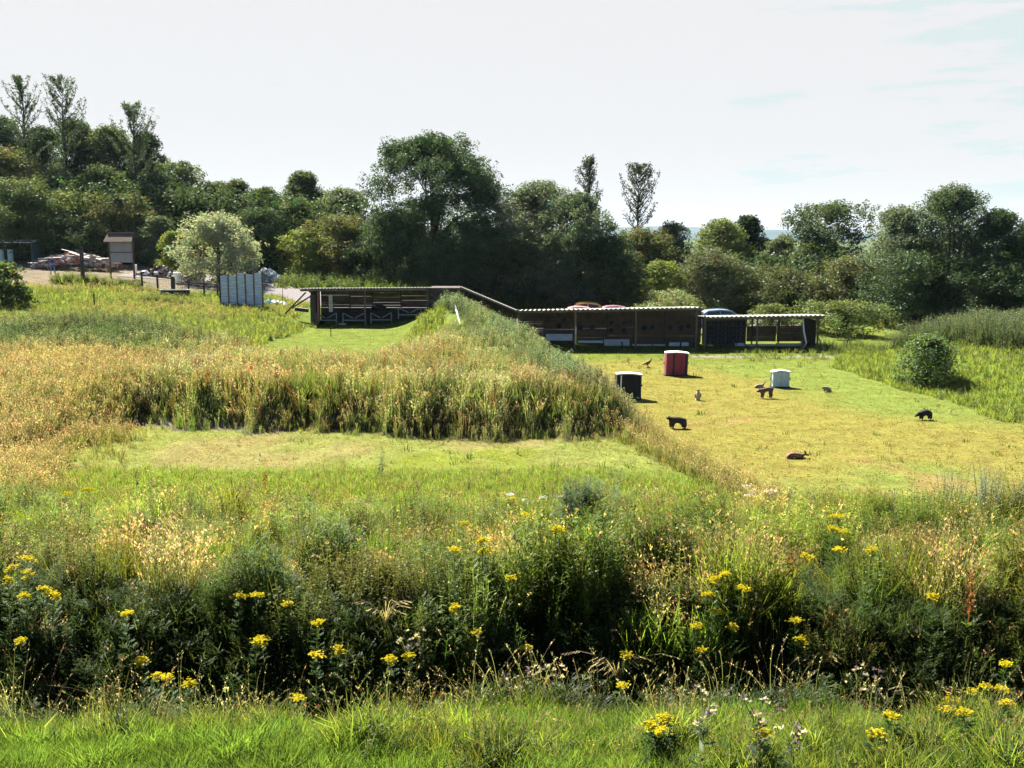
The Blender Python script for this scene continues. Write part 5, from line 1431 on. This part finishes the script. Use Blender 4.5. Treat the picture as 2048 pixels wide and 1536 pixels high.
dk_ = np.exp(-((x + 21.5) / 6.5) ** 2 - ((y - 50) / 4.2) ** 2); sw_ = rs.rand(len(x)) < dk_ * 1.5; pick[sw_] = rs.choice([10, 11, 12, 13, 18, 19], sw_.sum())
sw_ = (nn < -.5) & (rs.rand(len(x)) < .4); pick[sw_] = rs.choice([5, 6, 7, 10, 11], sw_.sum())
d_, id_, q_ = clumps(x, y, 2.1, 25)
species = [[0, 1, 2, 3, 4], [5, 6, 7, 8, 9], [14, 15, 16, 17, 14], [5, 6, 0, 14, 2], [0, 2, 5, 7, 4]]
sp_ = np.array(species)[id_ % 5, rs.randint(0, 5, len(x))]; sw_ = (rs.rand(len(x)) < .32) & (ridge < .5) & (dk_ < .5); pick[sw_] = sp_[sw_]
mt_ = (1 + np.random.RandomState(12).normal(size=(4096, 3)) * np.array([.05, .04, .05]))[id_] * np.random.RandomState(13).uniform(.82, 1.15, (4096, 1))[id_]
sc__ = np.clip(1.08 - .12 * d_, .75, 1.1) * (.9 + .2 * q_) * (1 + .14 * nn) * (1 + .25 * dk_) * np.interp(y - foot(x), [-1.5, 0, .5, 1.6, 3, 8], [.3, .65, 1.0, 1.25, 1.1, .95]) * np.interp(x, [-18, -14], [.82, 1]) * np.where(x > xc_ - 3, np.interp(y, [33, 38, 60], [.6, .85, .9]), 1)
patch('meadow', 'tall tan and green meadow grasses covering the left bank and ridge', TM, x, y, rs, .75, 1.15, 'weed_leaf', .08, .2, pick=pick, sc_=sc__, tint=mt_ * (1 - np.clip(ridge, 0, 1)[:, None] * np.array([.26, .12, .0]) - np.clip(dk_, 0, 1)[:, None] * np.array([.42, .32, .3])))
# reddish brown dry grass forward at the left
tm = [t_seedgrass(rs, .8, 8, (.31, .21, .16), nod=.35, fat=.019, w=.006, base=(.10, .08, .03)) for _ in range(5)] + [t_grass(rs, 12, .55, .012, .15, .5, (.06, .07, .02), (.16, .13, .05)) for _ in range(3)]
x, y = pts(rs, 11000, -24, -9, 27.5, 45)
m = (x < -15 + 1.5 * wob(y, y) + .55 * np.maximum(0, 32.5 - y)) ; x, y = x[m], y[m]
patch('dry_grass', 'reddish dry grass spilling forward at the left edge', tm, x, y, rs, .6, 1.1, 'weed_leaf', .12, .2)
x, y = pts(rs, 3000, -19, -8, 27.5, 36.5)
m = rs.rand(len(x)) < np.clip(1.0 - np.maximum(0, x + 15.5 - .4 * wob(y, x)) / 3.2 - np.maximum(0, 29 - y) * .3, 0, 1) * .5; x, y = x[m], y[m]
patch('dry_grass', 'thin scatter of dry stems running out from the reddish grass', tm, x, y, rs, .4, 1.0, 'weed_leaf', .12, .2)
# dry strip that divides the two mown ranges
x, y = pts(rs, 2600, 1.5, 9.5, 26.5, 37)
xx = np.interp(y, CY, CX); m = np.abs(x - xx - .1) < np.interp(y, [27, 31, 36], [1.0, .8, 1.0]) * (1 + .3 * wob(x * 3, y * 2)); x, y = x[m], y[m]
patch('dry_grass', 'pinkish dry grass strip dividing the two mown areas', tm, x, y, rs, .45, .95, 'weed_leaf', .12, .2)
# upper left meadow and verge grass
tm = [t_grass(rs, 9, .34, .02, .25, .5, (.11, .14, .035), (.20, .22, .06)) for _ in range(5)] + [t_seedgrass(rs, .45, 5, (.30, .25, .14), nod=.3, fat=.02, w=.006) for _ in range(4)] + [t_leafy(rs, .5, 26, .13, .06, (.05, .075, .02), (.09, .12, .03), 3) for _ in range(2)]
x, y = pts(rs, 30000, -42, -4, 46, 79)
n_ = wob(x * .5, y * .5); fl = ((x > -13) & (x < -5.8) & (y > 46)) | (y < np.interp(x, [-32, -24, -17, -13, -10], [55, 54, 50, 47.5, 46]))
tr_ = np.interp(x, [p_[0] for p_ in path_pts], [p_[1] - p_[2] for p_ in path_pts])
m = ~fl & ~((x > -14.5) & (y > 63)) & (y < tr_ - .3) & (y < 78); x, y = x[m], y[m]; n_ = n_[m]
pick = np.where(rs.rand(len(x)) < np.clip(.3 + n_ * .8 + sst(66, 58, -(-y)) * 0, 0, .8) * sst(70, 60, y * -1 + 130) , rs.randint(5, 9, len(x)), rs.choice([0, 1, 2, 3, 4, 9, 10], len(x)))
patch('rough_grass', 'yellow green rough grass of the upper left meadow', tm, x, y, rs, .6, 1.2, 'grass_blade', .12, .2, pick=pick)
# verge herbs behind the gate post and in front of the yard
tm = [t_leafy(rs, .9, 50, .16, .07, (.05, .07, .02), (.10, .12, .03), 4) for _ in range(4)] + [t_grass(rs, 10, .7, .02, .2, .4, (.08, .11, .03), (.18, .20, .06)) for _ in range(3)]
q = [(on(px, Yd), s_, n_) for px, Yd, s_, n_ in ((140, 80.5, 1.2, 90), (150, 80.5, 1.3, 110), (185, 79.5, 1.4, 100), (225, 79, 1.3, 90), (262, 78.5, 1.2, 60), (300, 71.5, 1, 70), (335, 71, 1, 80), (372, 70.5, .9, 60), (300, 76.5, .8, 40), (400, 71.5, .7, 40))]
x = np.concatenate([a.x + rs.normal(size=n_) * .8 for a, s_, n_ in q]); y = np.concatenate([a.y + rs.normal(size=n_) * .35 for a, s_, n_ in q]); s2 = np.concatenate([np.full(n_, s_) for a, s_, n_ in q])
patch('verge_herbs', 'rank herbs along the yard fence and gate post', tm, x, y, rs, .6, 1.0, 'weed_leaf', .1, .2, sc_=s2)
# right bank: lush green, taller and greyer along its top
tm = [t_grass(rs, 10, .38, .014, .2, .5, (.12, .155, .035), (.22, .26, .06)) for _ in range(5)] + [t_leafy(rs, .45, 30, .1, .045, (.045, .075, .02), (.08, .115, .03), 3) for _ in range(3)]
x, y = pts(rs, 17000, 14, 36, 36, 68)
xr_ = np.interp(y, [30, 40, 55, 60, 75], [21.8, 20.8, 19.6, 20.6, 30])
m = (x > xr_ - 1.2 + .8 * wob(x, y)) | ((y > 59) & (y < 63.3) & (x > 11) & (rs.rand(len(x)) < .25)); m &= (y < 64) | (x > 27); x, y = x[m], y[m]
patch('bank_grass', 'lush green grass over the bank on the right', tm, x, y, rs, .6, 1.2, 'grass_blade', .12, .2)
tm = [t_leafy(rs, 1.1, 90, .08, .035, (.07, .095, .05), (.15, .175, .11), 4) for _ in range(4)] + [t_thistle(rs, 1.1, (.15, .16, .12)) for _ in range(1)] + [t_grass(rs, 11, .8, .016, .16, .4, (.05, .07, .025), (.10, .12, .04)) for _ in range(2)]
x, y = pts(rs, 9000, 22.5, 36, 44, 62)
m = (x > 25.6 - (y - 50) * .22 + .4 * wob(x, y * 1.4)) & (y > 48); x, y = x[m], y[m]
patch('tall_weeds', 'grey green weed thicket along the top of the right bank', tm, x, y, rs, .95, 1.6, 'weed_leaf', .08, .18, tint=np.array([[.72, .75, .85]]))
# bits of greenery that soften the foot of the shelters
tm = [t_grass(rs, 10, .3, .02, .2, .5, (.08, .12, .03), (.18, .22, .06)) for _ in range(4)] + [t_leafy(rs, .7, 34, .12, .06, (.05, .08, .02), (.09, .12, .03), 3) for _ in range(3)]
x = np.concatenate([rs.uniform(-14.2, -5, 500), rs.uniform(1, 21, 900), rs.uniform(19.5, 24, 500)]); y = np.concatenate([rs.uniform(63.3, 64.8, 500), rs.uniform(62.9, 64.7, 900), rs.uniform(62, 68, 500)])
sc2 = np.concatenate([np.full(500, .55), np.full(900, .6), np.full(500, .95)])
patch('verge_grass', 'ragged grass at the foot of the shelters', tm, x, y, rs, .5, 1.1, 'grass_blade', .15, .2, sc_=sc2)
# ground cover beyond the shelters, under the trees
tm = [t_leafy(rs, .8, 40, .2, .09, (.035, .055, .018), (.06, .085, .025), 4) for _ in range(4)] + [t_grass(rs, 9, .6, .03, .25, .5, (.04, .06, .015), (.08, .10, .02)) for _ in range(3)]
x, y = pts(rs, 9000, -20, 52, 79, 97)
m = (y > 83 - .0 * x) | (x > 26); x, y = x[m], y[m]
patch('undergrowth', 'shaded undergrowth at the foot of the tree line', tm, x, y, rs, .7, 1.5, 'weed_leaf', .1, .2)

# ------------------------------------------------------------------ single plants of the foreground
def plant_obj(root_args, parts):
    t = empty(*root_args)
    for nm, (V, C), mt in parts:
        np_mesh(nm, V, np.arange(len(V)).reshape(-1, 4), M[mt], C, t)
    return t

def ragwort_parts(rs, hh, hw):
    st, fo, fl = TP(), TP(), TP(); ends = []
    lean_ = rs.normal(size=2) * .05 * hh
    st.strip([(0, 0, -.05), (lean_[0] * .5, lean_[1] * .5, hh * .55), (lean_[0], lean_[1], hh * .86)], [.007, .006, .004], (1, 0, 0), [(.07, .08, .03)] * 3)
    st.strip([(0, 0, -.05), (lean_[0] * .5, lean_[1] * .5, hh * .55), (lean_[0], lean_[1], hh * .86)], [.007, .006, .004], (0, 1, 0), [(.07, .08, .03)] * 3)
    for j in range(46):
        u = .05 + .83 * rs.rand(); an = rs.rand() * 2 * PI; q = np.array((lean_[0] * u, lean_[1] * u, hh * u)); ln = .13 * (1.15 - .65 * u)
        d = np.array((math.cos(an), math.sin(an), rs.uniform(0, .7)))
        fo.leaf(q, d, (0, 0, 1), ln, .022, jit((.035, .065, .015), rs, .3))
        for m_ in (.35, .6, .85):
            for s in (-1, 1):
                d2 = np.array((math.cos(an + s * 1.0), math.sin(an + s * 1.0), .3)); fo.leaf(q + d / np.linalg.norm(d) * ln * m_, d2, (0, 0, 1), ln * .38, .014, jit((.04, .075, .018), rs, .3))
    kk = rs.uniform(.65, 1.08); nb = max(4, int(hw / .03)); 
    for b_ in range(nb):
        an = 2 * PI * b_ / nb + rs.uniform(-.4, .4); r = hw * math.sqrt(rs.rand()) * .82
        e_ = np.array((lean_[0] + math.cos(an) * r, lean_[1] + math.sin(an) * r, hh * (1 - .12 * (r / hw) ** 2) - .02 + rs.normal() * .012))
        if ends:
            nr_ = min(ends, key=lambda q_: np.linalg.norm(q_ - e_)); dd_ = np.linalg.norm(e_ - nr_)
            if dd_ > .045: e_ = nr_ + (e_ - nr_) * .045 / dd_
        ends.append(e_)
        st.strip([(lean_[0], lean_[1], hh * rs.uniform(.72, .86)), e_], [.003, .002], (-math.sin(an), math.cos(an), 0), [(.08, .10, .03)] * 2)
        for k in range(22):
            c_ = e_ + np.array((rs.normal() * .028, rs.normal() * .028, rs.normal() * .011)); rr = rs.uniform(.010, .016)
            col = jit(tuple(v * kk for v in (.62, .50, .015)), rs, .25); a0_ = rs.rand() * 2 * PI
            tl = rs.normal(size=2) * .35
            P4 = [c_ + np.array((math.cos(a0_ + i_ * PI / 2) * rr, math.sin(a0_ + i_ * PI / 2) * rr, rr * (tl[0] * math.cos(a0_ + i_ * PI / 2) + tl[1] * math.sin(a0_ + i_ * PI / 2)))) for i_ in range(4)]
            fl.quad(*P4, col)
            fl.quad(c_ + np.array((rr * .7, 0, -.006)), c_ + np.array((-rr * .7, 0, -.006)), c_ + np.array((-rr * .9, 0, .006)), c_ + np.array((rr * .9, 0, .006)), jit((.5, .42, .02), rs))
    return [('stem', st.arr(), 'weed_leaf'), ('foliage', fo.arr(), 'weed_leaf'), ('flower_head', fl.arr(), 'petal')]

RW = {  # rows of flower heads as they stand in the picture: (px, py, width px)
 'the ragworts at the far weed edge': [(118, 984, 30), (150, 974, 36), (176, 972, 30), (925, 1043, 25), (1016, 991, 25), (1066, 1026, 30), (1100, 1045, 15), (1118, 1061, 12)],
 'the ragworts in the upper middle weeds': [(904, 1091, 15), (962, 1072, 28), (958, 1097, 25), (1018, 1144, 25), (909, 1206, 20), (946, 1259, 14)],
 'the big ragwort clump in the upper right weeds': [(1655, 1030, 34), (1682, 1028, 36), (1700, 1056, 42), (1650, 1088, 38), (1606, 1105, 28), (1733, 1090, 25), (1668, 1050, 30)],
 'the long ragwort drift right of centre': [(1451, 1140, 34), (1424, 1157, 30), (1470, 1165, 38), (1406, 1180, 26), (1428, 1221, 35), (1389, 1248, 36), (1464, 1248, 28), (1395, 1298, 14)],
 'the ragworts over the far left weeds': [(50, 1105, 40), (18, 1132, 24), (85, 1170, 22), (44, 1148, 18), (55, 1182, 18), (100, 1188, 18), (12, 1150, 14), (42, 1276, 14)],
 'the ragworts over the hollow, left of centre': [(250, 1222, 32), (470, 1192, 46), (512, 1184, 28), (505, 1278, 24), (528, 1273, 28), (578, 1210, 25), (628, 1240, 30)],
 'the ragworts in the central dark hollow': [(673, 1295, 20), (785, 1312, 17), (821, 1309, 22), (1043, 1290, 32), (1252, 1306, 36), (1238, 1373, 26)],
 'the ragworts along the near left grass': [(283, 1322, 26), (308, 1346, 18), (345, 1345, 22), (378, 1364, 28), (630, 1314, 38), (584, 1390, 22)],
 'the ragworts along the near grass, right of centre': [(1304, 1442, 28), (1333, 1436, 42), (1320, 1460, 22), (1528, 1463, 20), (1596, 1240, 26), (1608, 1275, 32), (1873, 1195, 16)],
 'the ragworts in the bottom right corner': [(1751, 1461, 25), (1785, 1430, 40), (1892, 1393, 32), (1890, 1416, 28), (1942, 1374, 38), (1936, 1396, 18), (1977, 1368, 25), (1979, 1399, 24), (1930, 1421, 15), (2008, 1373, 24), (2012, 1405, 34), (2023, 1327, 32)],
}
ORD = ['first', 'second', 'third', 'fourth', 'fifth', 'sixth', 'seventh', 'eighth', 'ninth', 'tenth', 'eleventh', 'twelfth']
rs = np.random.RandomState(202)
for row, lst in RW.items():
    lst = sorted(lst)
    short = row[4:]
    for k, (px, py, wp) in enumerate(lst):
        hh = rs.uniform(.75, 1.0) if py > 1180 else rs.uniform(.9, 1.15)
        if py > 1400: hh = rs.uniform(.45, .6)
        if py > 1400: hh = rs.uniform(.3, .4)
        p = plant_at(px, py, hh * (1.0 if py > 1180 else 1.08), 10.6 if py < 1400 else 7.5)
        hw = max(.045, wp / FPX * p.y * .46)
        g0 = h(p.x, p.y); hgt = p.z - g0 + .02
        plant_obj(('ragwort_plant', f'{ORD[k]} from the left of {row}', 'flowering plant', (p.x, p.y, g0), 0, 'yellow flowering ragworts'),
                  ragwort_parts(rs, max(.3, hgt), hw))

def herb_at(name, label, cat, px, py, hh, maker, group=None, sx=1.0, n=1, spread=.15, part='foliage', mt='weed_leaf', y0=7.2):
    p = plant_at(px, py, hh, y0 if py > 1405 else 10.5); g0 = h(p.x, p.y); hg = max(.2, p.z - g0)
    Vs, Cs = [], []
    for k in range(n):
        v, c_ = maker(rs, hg); v = v.copy(); v[:, :2] *= sx; o2 = rs.normal(size=2) * spread * (n > 1)
        v[:, 0] += o2[0]; v[:, 1] += o2[1]; Vs.append(v); Cs.append(c_)
    V = np.concatenate(Vs); C = np.concatenate(Cs)
    t = np_mesh(name, V, np.arange(len(V)).reshape(-1, 4), M[mt], C, None, (p.x, p.y, g0)); tag(t, label, cat, group); return t
TH = 'thistles in the foreground weeds'
for px, py, hh, lb, fl_ in [
    (1825, 962, 1.15, 'thistle with dark heads against the range, tallest of the right weed edge', False), (1790, 985, 1.0, 'thistle with dark heads just left of the tallest right one', False),
    (1580, 975, 1.0, 'thistle with dark heads left of the big ragwort clump, right one of two', False), (1545, 985, .95, 'thistle with dark heads left of the big ragwort clump, left one of two', False),
    (1625, 985, .9, 'small thistle directly above the big ragwort clump', False), (1850, 1000, .95, 'thistle with dark heads just right of the tallest one', False),
    (620, 980, 1.0, 'grey thistle at the far weed edge, left of the tall centre one', False), (835, 955, 1.05, 'thistle with grey heads at the weed edge in the picture centre', False), (890, 990, .9, 'dark headed thistle right of the centre one', False),
    (270, 940, 1.0, 'tall dark stemmed thistle near the left ragworts', False), (300, 955, .95, 'thistle next to the tall dark stemmed one', False), (20, 970, 1.0, 'thistle at the left picture edge by the weed top', False), (65, 975, .95, 'thistle left of the first yellow heads', False),
    (380, 970, .95, 'pale thistle in the weed top, left third', False),
    (1368, 1378, .8, 'pinkish fluffy thistle in the dark ditch, left one', True), (1405, 1410, .7, 'fluffy thistle left of the three by the ditch', True), (1480, 1395, .75, 'fluffy pinkish thistle in the middle by the ditch', True), (1515, 1420, .65, 'fluffy thistle right of the pinkish one', True),
    (1585, 1465, .5, 'low fluffy thistle on the near grass edge', True), (1065, 1335, .85, 'seeding thistle with white tufts in the central hollow', True), (1115, 1345, .75, 'seeding thistle right of the central one', True), (1037, 1360, .65, 'short seeding thistle left of the central one', True),
    (1715, 1340, 1.05, 'tall pale lilac topped thistle in the right dark hollow', True), (1752, 1355, .95, 'lilac topped thistle right of the tall pale one', True), (845, 1270, .8, 'thin brown seeding thistle left of centre in the hollow', True), (815, 1275, .75, 'thin brown seeding stalk beside the brown thistle', True)]:
    herb_at('thistle', lb, 'thistle', px, py, hh, lambda r, g_, f=fl_: t_thistle(r, g_, fluff=f), TH)
for px, py, hh, lb in [(1943, 1145, .9, 'rust red dock spire in the right weeds'), (530, 945, .8, 'brown dock spire at the left weed edge'), (20, 985, .9, 'rusty dock at the left edge of the weed bank'), (1583, 1110, .8, 'small reddish dock under the ragwort clump'), (1172, 1100, .75, 'reddish dock beneath the grey green bush')]:
    herb_at('dock_plant', lb, 'dock', px, py, hh, lambda r, g_: t_dock(r, g_), 'rusty dock spires')
def mug(r, g_): return t_leafy(r, g_, 150, .09, .03, (.09, .12, .08), (.16, .19, .15), 3)
herb_at('mugwort_bush', 'feathery grey green bush rising above the weed bank centre', 'bush', 1165, 945, 1.5, lambda r, g_: t_feathery(r, g_ * r.uniform(.75, 1), 60, (.085, .12, .065)), n=30, spread=.36, sx=1.3)
herb_at('mugwort_bush', 'pale grey tall mugwort clump at the right edge', 'bush', 1990, 925, 1.55, mug, n=26, spread=.3)
herb_at('mugwort_bush', 'single pale mugwort spire left of the tall clump at the right', 'bush', 1905, 935, 1.5, mug, n=7, spread=.1)
herb_at('mugwort_bush', 'mugwort spire at the right picture edge', 'bush', 2040, 950, 1.35, mug, n=7, spread=.15)
herb_at('sapling', 'tall leafy weed before the mown strip in the centre', 'plant', 1095, 915, 1.2, lambda r, g_: t_leafy(r, g_, 40, .1, .05, (.05, .07, .02), (.07, .09, .03), 1), n=2, spread=.08)
herb_at('sapling', 'bluish tall weed on the left mown strip', 'plant', 762, 888, 1.1, lambda r, g_: t_leafy(r, g_, 50, .1, .05, (.05, .08, .05), (.07, .10, .06), 2), n=2, spread=.08)
# white umbels
def umbel(r, g_):
    t = TP(); t.strip([(0, 0, 0), (0, 0, g_)], [.004, .003], (1, 0, 0), [(.08, .1, .04)] * 2)
    for k in range(60):
        a = r.rand() * 2 * PI; rr = .11 * math.sqrt(r.rand()); s = .008
        c_ = np.array((rr * math.cos(a), rr * math.sin(a), g_ + .02 - rr * .25 + r.normal() * .01))
        t.quad(c_ + (-s, -s, 0), c_ + (s, -s, r.normal() * .01), c_ + (s, s, 0), c_ + (-s, s, r.normal() * .01), jit((.45, .46, .4), r, .25))
    return t.arr()
herb_at('white_yarrow', 'white flower patch left of the grey green bush', 'white flowers', 1062, 995, .8, umbel, n=5, spread=.34, mt='petal')
herb_at('white_yarrow', 'white flower patch at the weed edge above the right drift', 'white flowers', 1512, 988, .8, umbel, n=5, spread=.36, mt='petal')
# white bindweed like flowers at the foot of the left bank
# arching straw tussocks
def tussock(r, g_, n=26, nod=.75, col=(.27, .22, .15)):
    t = TP()
    for k in range(n):
        a = r.uniform(-1.5, PI + 1.5); L = g_ * r.uniform(.7, 1.25); b = L * nod * r.uniform(.3, 1)
        P_ = [np.array((math.cos(a) * b * u ** 1.6, -abs(math.sin(a)) * b * u ** 1.6 * .6, L * (u * 1.15 - .62 * u ** 2.4))) for u in (0, .3, .6, .8, 1)]
        t.strip(P_, [.003, .003, .003, .0025, .001], (-math.sin(a), math.cos(a), 0), [jit((.12, .12, .05), r)] + [jit(col, r, .3)] * 4)
        for j in range(5):
            q = P_[3] * (1 - j / 5) + P_[4] * (j / 5); t.leaf(q, (math.cos(a), 0, -.6), r.normal(size=3), .045, .012, jit(col, r, .3))
    return t.arr()
for px, py, hh, lb in [(1240, 1250, .95, 'arching straw tussock glowing in the centre of the dark hollow'), (1850, 1335, .6, 'bent straw coloured tussock in the right dark weeds'), (985, 1245, .6, 'small drooping tussock left of the central arching one'),
                       (1190, 1105, .7, 'pinkish nodding grass tuft below the grey green bush'), (770, 1165, .7, 'pale nodding grass tuft in the weeds left of centre'), (1640, 1275, .6, 'nodding seed grass tuft right of the small ragworts')]:
    herb_at('grass_tussock', lb, 'grass tuft', px, py, hh, lambda r, g_: tussock(r, g_), 'arching straw tussocks')
# saplings behind the long shelter
for px, top, Yd, lb in ((1395, 582, 74, 'pale leaved sapling above the right end of the long roof'), (1360, 600, 75, 'shorter pale leaved sapling left of the tall one behind the roof')):
    q = on(px, Yd); hg = at(px, top, Yd).z - q.z
    v, c_ = t_leafy(rs, hg, 150, .26, .15, (.10, .14, .06), (.20, .26, .13), 2); v[:, :2] *= 1.5
    st_ = empty('sapling', lb, 'sapling', q); np_mesh('foliage', v, np.arange(len(v)).reshape(-1, 4), M['tree_leaf'], c_, st_)
    MB().tube([(0, 0, -.1), (0, 0, hg * .95)], [.025, .01], 6).build('stem', M['bark'], st_)
